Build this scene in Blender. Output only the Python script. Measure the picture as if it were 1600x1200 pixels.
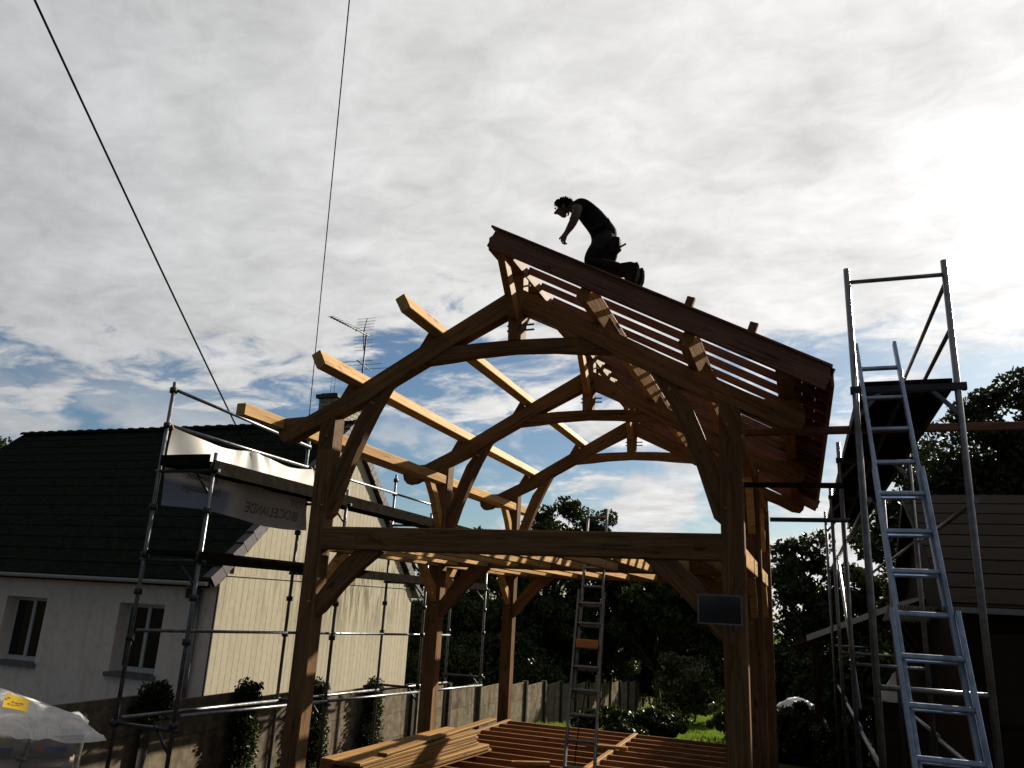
import bpy, bmesh, math, random
import numpy as np
from mathutils import Vector, Matrix

# ------------------------------------------------------------------ scene basics
for o in list(bpy.data.objects):
    bpy.data.objects.remove(o)
sc = bpy.context.scene
COL = sc.collection
rad = math.radians

# camera (eye at the origin; ground lies about 1.75 m below it and falls away)
cam_d = bpy.data.cameras.new('camera')
cam = bpy.data.objects.new('camera', cam_d)
COL.objects.link(cam)
cam_d.sensor_width = 36.0
cam_d.lens = 27.07
cam_d.clip_start = 0.05
cam_d.clip_end = 2000
cam.matrix_world = Matrix(((0.93895, 0.047253, 0.340794, 0),
                           (0.340331, -0.272885, -0.899838, 0),
                           (0.050478, 0.960885, -0.272307, 0),
                           (0, 0, 0, 1)))
sc.camera = cam

# exposure / view
sc.view_settings.view_transform = 'Standard'
sc.view_settings.look = 'None'
sc.view_settings.gamma = 1.0
sc.view_settings.exposure = 1.5
EXPO = 2 ** 1.5
sc.render.resolution_x = 1024
sc.render.resolution_y = 768

# sun
SUN_AZ, SUN_EL = 21.5, 25.5          # azimuth from +Y towards +X
sun_dir = Vector((math.sin(rad(SUN_AZ)) * math.cos(rad(SUN_EL)),
                  math.cos(rad(SUN_AZ)) * math.cos(rad(SUN_EL)),
                  math.sin(rad(SUN_EL))))
sl = bpy.data.lights.new('sun', 'SUN')
sl.energy = 5.0
sl.angle = rad(0.53)
sl.color = (1.0, 0.90, 0.74)
so = bpy.data.objects.new('sun', sl)
COL.objects.link(so)
so.location = sun_dir * 60
so.rotation_euler = sun_dir.to_track_quat('Z', 'Y').to_euler()


# ------------------------------------------------------------------ node helpers
class NT:
    def __init__(self, tree):
        self.t = tree
        self.n = tree.nodes
        self.l = tree.links

    def node(self, typ, **kw):
        nd = self.n.new(typ)
        for k, v in kw.items():
            setattr(nd, k, v)
        return nd

    def link(self, a, b):
        self.l.new(a, b)

    def val(self, sock, v):
        if hasattr(v, 'is_linked') or hasattr(v, 'links'):
            self.link(v, sock)
        else:
            sock.default_value = v

    def math(self, op, a, b=None, c=None, clamp=False):
        nd = self.node('ShaderNodeMath', operation=op, use_clamp=clamp)
        self.val(nd.inputs[0], a)
        if b is not None:
            self.val(nd.inputs[1], b)
        if c is not None:
            self.val(nd.inputs[2], c)
        return nd.outputs[0]

    def vmath(self, op, a, b=None):
        nd = self.node('ShaderNodeVectorMath', operation=op)
        self.val(nd.inputs[0], a)
        if b is not None:
            self.val(nd.inputs[1], b)
        return nd

    def noise(self, vec, scale, detail=4, rough=0.55, dist=0.0, typ='FBM'):
        nd = self.node('ShaderNodeTexNoise')
        nd.inputs['Scale'].default_value = scale
        nd.inputs['Detail'].default_value = detail
        nd.inputs['Roughness'].default_value = rough
        nd.inputs['Distortion'].default_value = dist
        self.link(vec, nd.inputs['Vector'])
        return nd.outputs['Fac']

    def ramp(self, fac, stops):
        nd = self.node('ShaderNodeValToRGB')
        cr = nd.color_ramp
        while len(cr.elements) > 1:
            cr.elements.remove(cr.elements[-1])
        cr.elements[0].position = stops[0][0]
        cr.elements[0].color = (*stops[0][1], 1)
        for p, c in stops[1:]:
            e = cr.elements.new(p)
            e.color = (*c, 1)
        self.link(fac, nd.inputs[0])
        return nd.outputs[0]

    def mapr(self, v, a, b, c, d, smooth=True):
        nd = self.node('ShaderNodeMapRange')
        if smooth:
            nd.interpolation_type = 'SMOOTHSTEP'
        self.val(nd.inputs[0], v)
        self.val(nd.inputs[1], a)
        self.val(nd.inputs[2], b)
        self.val(nd.inputs[3], c)
        self.val(nd.inputs[4], d)
        return nd.outputs[0]

    def mix(self, fac, a, b, blend='MIX'):
        nd = self.node('ShaderNodeMix', data_type='RGBA', blend_type=blend)
        self.val(nd.inputs[0], fac)
        self.val(nd.inputs[6], a if not isinstance(a, tuple) else (*a, 1))
        self.val(nd.inputs[7], b if not isinstance(b, tuple) else (*b, 1))
        return nd.outputs[2]


# ------------------------------------------------------------------ world: blue sky with broken cloud
world = bpy.data.worlds.new('World')
sc.world = world
world.use_nodes = True
w = NT(world.node_tree)
w.n.clear()
out = w.node('ShaderNodeOutputWorld')
bg = w.node('ShaderNodeBackground')
BGS = 0.1
bg.inputs[1].default_value = BGS
sky = w.node('ShaderNodeTexSky', sky_type='NISHITA')
sky.sun_disc = False
sky.sun_elevation = rad(SUN_EL)
sky.sun_rotation = rad(SUN_AZ)
sky.air_density = 1.0
sky.dust_density = 0.6
sky.ozone_density = 1.5
tc = w.node('ShaderNodeTexCoord')
dirn = w.vmath('NORMALIZE', tc.outputs['Generated']).outputs[0]
sep = w.node('ShaderNodeSeparateXYZ')
w.link(dirn, sep.inputs[0])
dz = w.math('MAXIMUM', sep.outputs[2], 0.0)
den = w.math('ADD', dz, 0.14)
comb = w.node('ShaderNodeCombineXYZ')
w.link(w.math('DIVIDE', sep.outputs[0], den), comb.inputs[0])
w.link(w.math('DIVIDE', sep.outputs[1], den), comb.inputs[1])
mp = w.node('ShaderNodeMapping')
w.link(comb.outputs[0], mp.inputs[0])
mp.inputs['Location'].default_value = (0.4, 5.2, 0.0)
mp.inputs['Rotation'].default_value = (0, 0, rad(25))
mp.inputs['Scale'].default_value = (1.0, 1.35, 1.0)
cv = mp.outputs[0]
big = w.noise(cv, 1.0, 3, 0.5, 0.3)
fine = w.noise(cv, 4.6, 10, 0.62, 0.45)
mott = w.noise(cv, 10.0, 5, 0.6, 0.8)
soft = w.noise(cv, 2.9, 4, 0.5, 0.6)
cover = w.math('ADD', w.math('MULTIPLY', big, 0.6), w.math('MULTIPLY', fine, 0.4))
# more breaks in the cloud low down
thr = w.mapr(sep.outputs[2], 0.20, 0.39, 0.54, 0.335)
mask = w.mapr(cover, w.math('SUBTRACT', thr, 0.03), w.math('ADD', thr, 0.07), 0.0, 1.0)
# puffy low cloud bank
lowv = w.vmath('MULTIPLY', dirn, (3.2, 3.2, 7.0)).outputs[0]
puff = w.noise(lowv, 1.6, 7, 0.55, 0.2)
pm = w.mapr(puff, 0.44, 0.55, 0.0, 1.0)
pm = w.math('MULTIPLY', pm, w.mapr(sep.outputs[2], 0.13, 0.27, 1.0, 0.0))
mask = w.math('MAXIMUM', mask, pm)
# scattering through the cloud: bright round the sun, falling off away from it
sd = w.node('ShaderNodeCombineXYZ')
for i in range(3):
    sd.inputs[i].default_value = sun_dir[i]
cosang = w.vmath('DOT_PRODUCT', dirn, sd.outputs[0]).outputs['Value']
h = w.math('MULTIPLY_ADD', cosang, 0.5, 0.5)
phr = w.ramp(h, [(p_, (v_ / 2,) * 3) for p_, v_ in ((0.0, 0.035), (0.2, 0.05), (0.4, 0.12), (0.585, 0.46), (0.75, 0.64), (0.875, 0.76),
                                                     (0.95, 0.82), (0.985, 0.92), (1.0, 1.1))])
ph = w.math('MULTIPLY', phr, 2.0)
shade = w.math('ADD', w.math('MULTIPLY', soft, 0.55), w.math('ADD', w.math('MULTIPLY', fine, 0.50), w.math('MULTIPLY', mott, 0.42)))
shade = w.mapr(shade, 0.50, 0.94, 0.76, 1.18, smooth=False)
bright = w.math('MULTIPLY', ph, shade)
bright = w.math('DIVIDE', bright, BGS * EXPO)
cloudc = w.mix(w.mapr(h, 0.55, 0.98, 0.0, 1.0), (0.955, 0.975, 1.0), (1.0, 0.99, 0.975))
ccol = w.vmath('SCALE', cloudc)
w.link(bright, ccol.inputs['Scale'])
skyt = w.vmath('MULTIPLY', sky.outputs[0], (0.86, 1.0, 1.10))
skyc = w.vmath('SCALE', skyt.outputs[0])
skyc.inputs["Scale"].default_value = 0.235
fin = w.mix(mask, skyc.outputs[0], ccol.outputs[0])
w.link(fin, bg.inputs[0])
w.link(bg.outputs[0], out.inputs[0])

# ------------------------------------------------------------------ materials
MATS = {}


def new_mat(name):
    m = bpy.data.materials.new(name)
    m.use_nodes = True
    t = NT(m.node_tree)
    b = t.n.get('Principled BSDF')
    MATS[name] = m
    return m, t, b


def bump(t, b, height, strength=0.3, dist=0.01):
    bp = t.node('ShaderNodeBump')
    bp.inputs['Strength'].default_value = strength
    bp.inputs['Distance'].default_value = dist
    t.link(height, bp.inputs['Height'])
    t.link(bp.outputs[0], b.inputs['Normal'])


def wood_mat(name, c_light, c_dark, rough=0.62, streak=0.5):
    """sawn timber: grain runs along the piece's own X axis"""
    m, t, b = new_mat(name)
    tcn = t.node('ShaderNodeTexCoord')
    oi = t.node('ShaderNodeObjectInfo')
    off = t.node('ShaderNodeCombineXYZ')
    for i, k in enumerate((37.0, 11.0, 23.0)):
        t.link(t.math('MULTIPLY', oi.outputs['Random'], k), off.inputs[i])
    v = t.vmath('ADD', tcn.outputs['Object'], off.outputs[0]).outputs[0]
    vg = t.vmath('MULTIPLY', v, (1.1, 26.0, 26.0)).outputs[0]
    g = t.noise(vg, 1.0, 5, 0.6, 1.2)
    vk = t.vmath('MULTIPLY', v, (1.6, 6.0, 6.0)).outputs[0]
    k = t.noise(vk, 1.3, 3, 0.5, 2.2)
    kn = t.mapr(k, 0.60, 0.72, 0.0, streak)
    bl = t.noise(t.vmath('MULTIPLY', v, (0.7, 2, 2)).outputs[0], 1.2, 3, 0.5)
    col = t.mix(t.mapr(g, 0.3, 0.72, 0.0, 1.0), c_light, c_dark)
    col = t.mix(kn, col, tuple(x * 0.42 for x in c_dark))
    ck = t.noise(t.vmath('MULTIPLY', v, (0.55, 34.0, 34.0)).outputs[0], 1.0, 2, 0.5, 0.35)
    ckm = t.math('MULTIPLY', t.mapr(t.math('ABSOLUTE', t.math('SUBTRACT', ck, 0.5)), 0.0, 0.022, 1.0, 0.0),
                 t.mapr(t.noise(v, 1.1, 2, 0.5), 0.52, 0.60, 0.0, 0.9))
    col = t.mix(ckm, col, tuple(x * 0.12 for x in c_dark))
    vo = t.node('ShaderNodeTexVoronoi')
    vo.inputs['Scale'].default_value = 1.0
    t.link(t.vmath('MULTIPLY', v, (1.7, 5.5, 5.5)).outputs[0], vo.inputs['Vector'])
    knm = t.mapr(vo.outputs['Distance'], 0.05, 0.16, 0.8, 0.0)
    col = t.mix(knm, col, tuple(x * 0.3 for x in c_dark))
    hv = t.math('MULTIPLY_ADD', oi.outputs['Random'], 0.35, 0.72)
    hv = t.math('ADD', hv, t.math('MULTIPLY', bl, 0.22))
    sc_ = t.vmath('SCALE', col)
    t.link(hv, sc_.inputs['Scale'])
    t.link(sc_.outputs[0], b.inputs['Base Color'])
    b.inputs['Roughness'].default_value = rough
    b.inputs['Specular IOR Level'].default_value = 0.02
    bump(t, b, g, 0.6, 0.006)
    return m


def plain_mat(name, col, rough=0.6, metal=0.0, var=0.18, scale=6.0, bumpk=0.2, spec=0.4, dirt=None):
    m, t, b = new_mat(name)
    tcn = t.node('ShaderNodeTexCoord')
    oi = t.node('ShaderNodeObjectInfo')
    off = t.math('MULTIPLY', oi.outputs['Random'], 31.0)
    cb = t.node('ShaderNodeCombineXYZ')
    t.link(off, cb.inputs[0])
    t.link(off, cb.inputs[2])
    v = t.vmath('ADD', tcn.outputs['Object'], cb.outputs[0]).outputs[0]
    n1 = t.noise(v, scale, 6, 0.6, 0.2)
    n2 = t.noise(v, scale * 0.18, 3, 0.5)
    lo = tuple(max(0, c * (1 - var)) for c in col)
    hi = tuple(min(1, c * (1 + var)) for c in col)
    c = t.mix(t.mapr(n1, 0.3, 0.7, 0, 1), lo, hi)
    if dirt:
        c = t.mix(t.mapr(n2, 0.5, 0.72, 0, 0.75), c, dirt)
    t.link(c, b.inputs['Base Color'])
    t.link(t.mapr(n1, 0.2, 0.8, rough * 0.8, min(1, rough * 1.2)), b.inputs['Roughness'])
    b.inputs['Metallic'].default_value = metal
    b.inputs['Specular IOR Level'].default_value = spec
    if bumpk:
        bump(t, b, n1, bumpk, 0.006)
    return m


M_post = wood_mat('oak_post_wood', (0.165, 0.098, 0.050), (0.082, 0.047, 0.024))
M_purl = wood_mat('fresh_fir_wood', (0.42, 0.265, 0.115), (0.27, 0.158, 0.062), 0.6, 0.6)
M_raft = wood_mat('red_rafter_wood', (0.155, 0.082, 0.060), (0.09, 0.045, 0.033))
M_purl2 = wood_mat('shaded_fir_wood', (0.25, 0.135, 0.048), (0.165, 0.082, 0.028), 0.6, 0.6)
M_deck = wood_mat('deck_joist_wood', (0.20, 0.10, 0.045), (0.12, 0.055, 0.025))
M_plank = wood_mat('sawn_plank_wood', (0.25, 0.145, 0.056), (0.15, 0.08, 0.03), 0.6, 0.4)
M_brown = wood_mat('brown_shed_wood', (0.026, 0.017, 0.012), (0.016, 0.010, 0.007))
M_galv = plain_mat('galvanised_steel', (0.13, 0.135, 0.15), 0.40, 0.75, 0.25, 14, 0.15, dirt=(0.07, 0.065, 0.06))
M_alu = plain_mat('ladder_aluminium', (0.24, 0.30, 0.41), 0.40, 0.75, 0.15, 18, 0.1, dirt=(0.10, 0.13, 0.19))
M_alu2 = plain_mat('old_grey_aluminium', (0.16, 0.155, 0.15), 0.42, 0.75, 0.2, 18, 0.1, dirt=(0.07, 0.065, 0.06))
M_dkst = plain_mat('dark_painted_steel', (0.025, 0.027, 0.03), 0.55, 0.3, 0.3, 12, 0.2)
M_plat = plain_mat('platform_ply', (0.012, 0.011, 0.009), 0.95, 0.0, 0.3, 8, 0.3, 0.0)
M_rend = plain_mat('house_render', (0.80, 0.69, 0.62), 0.9, 0.0, 0.07, 22, 0.35, 0.0, dirt=(0.66, 0.55, 0.48))
def streak_over(m, col, amt):
    t = NT(m.node_tree)
    b = t.n['Principled BSDF']
    src = b.inputs['Base Color'].links[0].from_socket
    geo = t.node('ShaderNodeNewGeometry')
    n = t.noise(t.vmath('MULTIPLY', geo.outputs['Position'], (3.2, 3.2, 0.35)).outputs[0], 1.0, 6, 0.65, 0.3)
    n2 = t.noise(geo.outputs['Position'], 0.9, 5, 0.6)
    f_ = t.math('MULTIPLY', t.mapr(n, 0.46, 0.66, 0, amt), t.mapr(n2, 0.35, 0.6, 0.3, 1))
    t.link(t.mix(f_, src, col), b.inputs['Base Color'])


streak_over(M_rend, (0.50, 0.41, 0.35), 0.4)
M_tile = plain_mat('roof_tile', (0.010, 0.013, 0.010), 0.95, 0.0, 0.3, 9, 0.4, 0.0)
M_vtile = plain_mat('verge_tile', (0.045, 0.04, 0.045), 0.8, 0.0, 0.3, 9, 0.3)
M_white = plain_mat('white_paint', (0.50, 0.50, 0.49), 0.5, 0.0, 0.05, 6, 0.05)
M_zinc = plain_mat('zinc_pipe', (0.16, 0.16, 0.165), 0.5, 0.5, 0.2, 8, 0.1)
M_conc = plain_mat('concrete_plate', (0.125, 0.105, 0.078), 0.92, 0.0, 0.28, 7, 0.5, 0.0, dirt=(0.05, 0.043, 0.032))
streak_over(M_conc, (0.035, 0.030, 0.02), 0.8)
M_cpost = plain_mat('concrete_post', (0.05, 0.048, 0.042), 0.92, 0.0, 0.25, 9, 0.5, 0.0)
M_leafs = plain_mat('sill_slate', (0.12, 0.12, 0.12), 0.6)
M_black = plain_mat('black_rubber', (0.010, 0.010, 0.010), 0.95, 0.0, 0.2, 10, 0.0, 0.0)
M_brick = plain_mat('chimney_brick', (0.30, 0.28, 0.245), 0.9, 0.0, 0.2, 9, 0.3, 0.0)
M_mort = plain_mat('mortar', (0.09, 0.085, 0.08), 0.95, 0.0, 0.1, 9, 0.2, 0.2)
M_skin = plain_mat('skin', (0.09, 0.052, 0.038), 0.8, 0.0, 0.08, 20, 0.0)
M_shirt = plain_mat('black_shirt', (0.010, 0.010, 0.011), 0.95, 0.0, 0.3, 30, 0.3, 0.02)
M_trous = plain_mat('dark_trousers', (0.016, 0.018, 0.016), 0.95, 0.0, 0.3, 30, 0.3, 0.02)
M_hair = plain_mat('dark_hair', (0.015, 0.011, 0.008), 0.6, 0.0, 0.3, 60, 0.4)
M_leath = plain_mat('boot_leather', (0.022, 0.016, 0.011), 0.85, 0.0, 0.3, 25, 0.3, 0.03)
M_yell = plain_mat('yellow_card', (0.62, 0.38, 0.008), 0.6, 0.0, 0.05, 8, 0.0)
M_oran = plain_mat('orange_plastic', (0.55, 0.20, 0.05), 0.6, 0.0, 0.1, 8, 0.05)
M_sack = plain_mat('pale_sack', (0.28, 0.28, 0.29), 0.8, 0.0, 0.12, 6, 0.3)
M_pack = plain_mat('beige_package', (0.20, 0.15, 0.115), 0.7, 0.0, 0.2, 6, 0.2)
M_blue = plain_mat('blue_print', (0.02, 0.03, 0.16), 0.7, 0.0, 0.1, 6, 0.0)
M_red = plain_mat('red_print', (0.35, 0.03, 0.02), 0.7, 0.0, 0.1, 6, 0.0)
M_ink = plain_mat('banner_ink', (0.10, 0.097, 0.095), 0.8, 0.0, 0.1, 6, 0.0)
M_orangep = plain_mat('brick_red', (0.22, 0.09, 0.06), 0.9, 0.0, 0.2, 12, 0.3)


def glass_mat(name, col, rough=0.05):
    m, t, b = new_mat(name)
    b.inputs['Base Color'].default_value = (*col, 1)
    b.inputs['Roughness'].default_value = rough
    b.inputs['Specular IOR Level'].default_value = 0.3
    tcn = t.node('ShaderNodeTexCoord')
    n = t.noise(tcn.outputs['Object'], 1.3, 2, 0.5)
    bump(t, b, n, 0.05, 0.02)
    return m


M_glass = glass_mat('window_glass', (0.006, 0.008, 0.008))
M_panel = glass_mat('panel_glass', (0.012, 0.014, 0.020), 0.06)

# plastic film: thin, glossy, a little see-through
m, t, b = new_mat('plastic_film')
tcn = t.node('ShaderNodeTexCoord')
n = t.noise(tcn.outputs['Object'], 5.0, 6, 0.62, 1.5)
b.inputs['Base Color'].default_value = (0.80, 0.81, 0.82, 1)
b.inputs['Roughness'].default_value = 0.2
tr = t.node('ShaderNodeBsdfTranslucent')
tr.inputs[0].default_value = (0.92, 0.92, 0.93, 1)
tp = t.node('ShaderNodeBsdfTransparent')
mx = t.node('ShaderNodeMixShader')
mx.inputs[0].default_value = 0.6
mx2 = t.node('ShaderNodeMixShader')
bump(t, b, n, 1.0, 0.07)
t.link(b.outputs[0], mx.inputs[1])
t.link(tr.outputs[0], mx.inputs[2])
t.link(t.mapr(n, 0.3, 0.7, 0.05, 0.28), mx2.inputs[0])
t.link(mx.outputs[0], mx2.inputs[1])
t.link(tp.outputs[0], mx2.inputs[2])
t.link(mx2.outputs[0], t.n['Material Output'].inputs[0])
M_film = m

# stretch wrap round the packages: mostly clear, shiny
m, t, b = new_mat('stretch_wrap')
tcn = t.node('ShaderNodeTexCoord')
n = t.noise(tcn.outputs['Object'], 7.0, 6, 0.62, 2.5)
b.inputs['Base Color'].default_value = (0.3, 0.3, 0.3, 1)
b.inputs['Roughness'].default_value = 0.12
b.inputs['Specular IOR Level'].default_value = 0.8
bump(t, b, n, 1.0, 0.05)
tp = t.node('ShaderNodeBsdfTransparent')
mx = t.node('ShaderNodeMixShader')
mx.inputs[0].default_value = 0.72
t.link(b.outputs[0], mx.inputs[1])
t.link(tp.outputs[0], mx.inputs[2])
t.link(mx.outputs[0], t.n['Material Output'].inputs[0])
M_wrap = m

# banner tarp: white woven plastic, light passes through, bluish print low at the near end, pinkish grey low at the far end
m, t, b = new_mat('banner_tarp')
tcn = t.node('ShaderNodeTexCoord')
n = t.noise(tcn.outputs['Object'], 3.0, 5, 0.6, 0.4)
sx = t.node('ShaderNodeSeparateXYZ')
t.link(tcn.outputs['Object'], sx.inputs[0])
c = t.mix(t.mapr(n, 0.3, 0.7, 0, 1), (0.52, 0.51, 0.48), (0.64, 0.63, 0.60))
zone = t.math('MULTIPLY', t.mapr(sx.outputs[2], -0.70, -0.62, 1, 0), t.mapr(sx.outputs[1], 1.1, 1.3, 1, 0))
c = t.mix(zone, c, (0.22, 0.26, 0.36))
zone2 = t.math('MULTIPLY', t.mapr(sx.outputs[2], -0.52, -0.40, 1, 0), t.mapr(sx.outputs[1], 1.1, 1.5, 0, 1))
c = t.mix(t.math('MULTIPLY', zone2, 0.8), c, (0.33, 0.27, 0.25))
t.link(c, b.inputs['Base Color'])
b.inputs['Roughness'].default_value = 0.55
tr = t.node('ShaderNodeBsdfTranslucent')
t.link(c, tr.inputs[0])
mx = t.node('ShaderNodeMixShader')
mx.inputs[0].default_value = 0.3
t.link(b.outputs[0], mx.inputs[1])
t.link(tr.outputs[0], mx.inputs[2])
t.link(mx.outputs[0], t.n['Material Output'].inputs[0])
M_tarp = m

# cream cladding with green-brown weather streaks
m, t, b = new_mat('cream_cladding')
geo = t.node('ShaderNodeNewGeometry')
oi = t.node('ShaderNodeObjectInfo')
p = geo.outputs['Position']
n = t.noise(p, 9.0, 5, 0.6)
st = t.noise(t.vmath('MULTIPLY', p, (1, 5.0, 0.7)).outputs[0], 1.5, 6, 0.65, 0.6)
sp = t.node('ShaderNodeSeparateXYZ')
t.link(p, sp.inputs[0])
band = t.math('MULTIPLY', t.mapr(sp.outputs[2], -1.4, 0.15, 0, 1), t.mapr(sp.outputs[2], 0.45, 0.9, 1, 0))
yb = t.math('MULTIPLY', t.mapr(sp.outputs[1], 12.4, 14.5, 0.25, 1), t.mapr(sp.outputs[1], 17.0, 18.4, 1, 0.5))
stm = t.math('MULTIPLY', t.mapr(st, 0.44, 0.60, 0, 0.85), t.math('MULTIPLY', band, yb))
c = t.mix(t.mapr(n, 0.3, 0.7, 0, 1), (0.27, 0.245, 0.186), (0.305, 0.277, 0.212))
c = t.mix(stm, c, (0.08, 0.075, 0.04))
hv = t.math('MULTIPLY_ADD', oi.outputs['Random'], 0.10, 0.95)
s_ = t.vmath('SCALE', c)
t.link(hv, s_.inputs['Scale'])
t.link(s_.outputs[0], b.inputs['Base Color'])
b.inputs['Roughness'].default_value = 0.8
b.inputs['Specular IOR Level'].default_value = 0.05
bump(t, b, n, 0.15, 0.004)
M_clad = m


def leaf_mat(name, c1, c2, tl=0.25, spec=0.35):
    m, t, b = new_mat(name)
    geo = t.node('ShaderNodeNewGeometry')
    r = geo.outputs['Random Per Island']
    c = t.mix(r, c1, c2)
    t.link(c, b.inputs['Base Color'])
    b.inputs['Roughness'].default_value = 0.45
    b.inputs['Specular IOR Level'].default_value = spec
    tr = t.node('ShaderNodeBsdfTranslucent')
    t.link(t.mix(0.5, c, (0.10, 0.13, 0.02)), tr.inputs[0])
    mx = t.node('ShaderNodeMixShader')
    mx.inputs[0].default_value = tl
    t.link(b.outputs[0], mx.inputs[1])
    t.link(tr.outputs[0], mx.inputs[2])
    t.link(mx.outputs[0], t.n['Material Output'].inputs[0])
    return m


M_leaf = leaf_mat('dark_leaf', (0.016, 0.025, 0.009), (0.030, 0.042, 0.014), 0.06, 0.06)
M_leaf2 = leaf_mat('olive_leaf', (0.03, 0.038, 0.013), (0.06, 0.068, 0.022), 0.18)
M_ivy = leaf_mat('ivy_leaf', (0.010, 0.017, 0.006), (0.022, 0.030, 0.010), 0.06, 0.05)
M_grassb = leaf_mat('grass_blade', (0.06, 0.11, 0.012), (0.12, 0.19, 0.025), 0.35)
M_bark = plain_mat('bark', (0.05, 0.04, 0.03), 0.95, 0.0, 0.4, 14, 0.8, 0.1)

# ground: bare trodden soil near the building, lawn further down
m, t, b = new_mat('ground_soil')
geo = t.node('ShaderNodeNewGeometry')
p = geo.outputs['Position']
n = t.noise(p, 1.7, 8, 0.65)
n2 = t.noise(p, 0.22, 4, 0.5)
sp = t.node('ShaderNodeSeparateXYZ')
t.link(p, sp.inputs[0])
soil = t.mix(t.mapr(n, 0.3, 0.7, 0, 1), (0.020, 0.016, 0.011), (0.042, 0.034, 0.024))
lawn = t.mix(t.mapr(n, 0.3, 0.7, 0, 1), (0.04, 0.07, 0.010), (0.085, 0.13, 0.02))
f = t.mapr(t.math('ADD', sp.outputs[1], t.math('MULTIPLY', n2, 6.0)), 19, 24, 0, 1)
t.link(t.mix(f, soil, lawn), b.inputs['Base Color'])
b.inputs['Roughness'].default_value = 0.95
b.inputs['Specular IOR Level'].default_value = 0.0
bump(t, b, n, 0.8, 0.05)
M_ground = m

# corrugated translucent sheet
m, t, b = new_mat('corrugated_sheet')
tcn = t.node('ShaderNodeTexCoord')
n = t.noise(tcn.outputs['Object'], 3.0, 5, 0.6)
c = t.mix(t.mapr(n, 0.3, 0.7, 0, 1), (0.11, 0.105, 0.085), (0.18, 0.175, 0.14))
t.link(c, b.inputs['Base Color'])
b.inputs['Roughness'].default_value = 0.4
tr = t.node('ShaderNodeBsdfTranslucent')
t.link(c, tr.inputs[0])
mx = t.node('ShaderNodeMixShader')
mx.inputs[0].default_value = 0.5
t.link(b.outputs[0], mx.inputs[1])
t.link(tr.outputs[0], mx.inputs[2])
t.link(mx.outputs[0], t.n['Material Output'].inputs[0])
M_corr = m


# ------------------------------------------------------------------ object helpers
def tag(o, label=None, cat=None, group=None, kind=None):
    if label:
        o['label'] = label
    if cat:
        o['category'] = cat
    if group:
        o['group'] = group
    if kind:
        o['kind'] = kind
    return o


def set_parent(o, parent):
    if parent is not None:
        o.parent = parent
        o.matrix_parent_inverse = Matrix.Translation(parent_world(parent)).inverted() if parent.type == 'EMPTY' \
            else PW[parent.name].inverted()


PW = {}


def parent_world(e):
    return e.location


def empty(name, loc, label, cat, group=None):
    o = bpy.data.objects.new(name, None)
    COL.objects.link(o)
    o.location = loc
    o.empty_display_size = 0.2
    tag(o, label, cat, group)
    return o


def mesh_obj(name, verts, faces, mat, parent=None, mw=None, smooth=False):
    me = bpy.data.meshes.new(name)
    me.from_pydata([tuple(v) for v in verts], [], faces)
    me.materials.append(mat)
    if smooth:
        me.polygons.foreach_set('use_smooth', [True] * len(me.polygons))
    me.update()
    return link_mesh(name, me, parent, mw)


def link_mesh(name, me, parent=None, mw=None):
    o = bpy.data.objects.new(name, me)
    COL.objects.link(o)
    mw = mw if mw is not None else Matrix.Identity(4)
    PW[o.name] = mw
    if parent is not None:
        set_parent(o, parent)
    o.matrix_basis = mw
    return o


def frame(p0, p1, up=(0, 0, 1)):
    p0, p1 = Vector(p0), Vector(p1)
    x = (p1 - p0)
    L = x.length
    x.normalize()
    up = Vector(up)
    y = up.cross(x)
    if y.length < 1e-4:
        y = Vector((0, 1, 0)).cross(x)
        if y.length < 1e-4:
            y = Vector((1, 0, 0)).cross(x)
    y.normalize()
    z = x.cross(y)
    mw = Matrix(((x.x, y.x, z.x, p0.x), (x.y, y.y, z.y, p0.y), (x.z, y.z, z.z, p0.z), (0, 0, 0, 1)))
    return mw, L


def beam(name, p0, p1, wd, ht, mat, parent=None, up=(0, 0, 1), ch=0.006):
    """squared timber with eased arrises; local X runs along it"""
    mw, L = frame(p0, p1, up)
    a, c = wd / 2, ht / 2
    sec = [(-a + ch, -c), (a - ch, -c), (a, -c + ch), (a, c - ch), (a - ch, c), (-a + ch, c), (-a, c - ch), (-a, -c + ch)]
    vs = [(0, y, z) for y, z in sec] + [(L, y, z) for y, z in sec]
    fs = [[i, (i + 1) % 8, 8 + (i + 1) % 8, 8 + i] for i in range(8)]
    fs = [f[::-1] for f in fs] + [list(range(8)), list(range(15, 7, -1))]
    fs = [f[::-1] for f in fs]
    return mesh_obj(name, vs, fs, mat, parent, mw)


def tube(name, p0, p1, r, mat, parent=None, seg=10):
    mw, L = frame(p0, p1)
    vs = []
    for x in (0, L):
        for i in range(seg):
            a = 2 * math.pi * i / seg
            vs.append((x, r * math.cos(a), r * math.sin(a)))
    fs = [[i, (i + 1) % seg, seg + (i + 1) % seg, seg + i][::-1] for i in range(seg)]
    fs = [f[::-1] for f in fs]
    fs += [list(range(seg))[::-1], list(range(seg, 2 * seg))]
    o = mesh_obj(name, vs, fs, mat, parent, mw)
    o.data.polygons.foreach_set('use_smooth', [len(pl.vertices) == 4 for pl in o.data.polygons])
    return o


def box(name, x0, x1, y0, y1, z0, z1, mat, parent=None):
    cx, cy, cz = (x0 + x1) / 2, (y0 + y1) / 2, (z0 + z1) / 2
    a, b_, c_ = (x1 - x0) / 2, (y1 - y0) / 2, (z1 - z0) / 2
    vs = [(sx_ * a, sy * b_, sz * c_) for sx_ in (-1, 1) for sy in (-1, 1) for sz in (-1, 1)]
    fs = [(0, 1, 3, 2), (4, 6, 7, 5), (0, 4, 5, 1), (2, 3, 7, 6), (0, 2, 6, 4), (1, 5, 7, 3)]
    return mesh_obj(name, vs, fs, mat, parent, Matrix.Translation((cx, cy, cz)))


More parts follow.
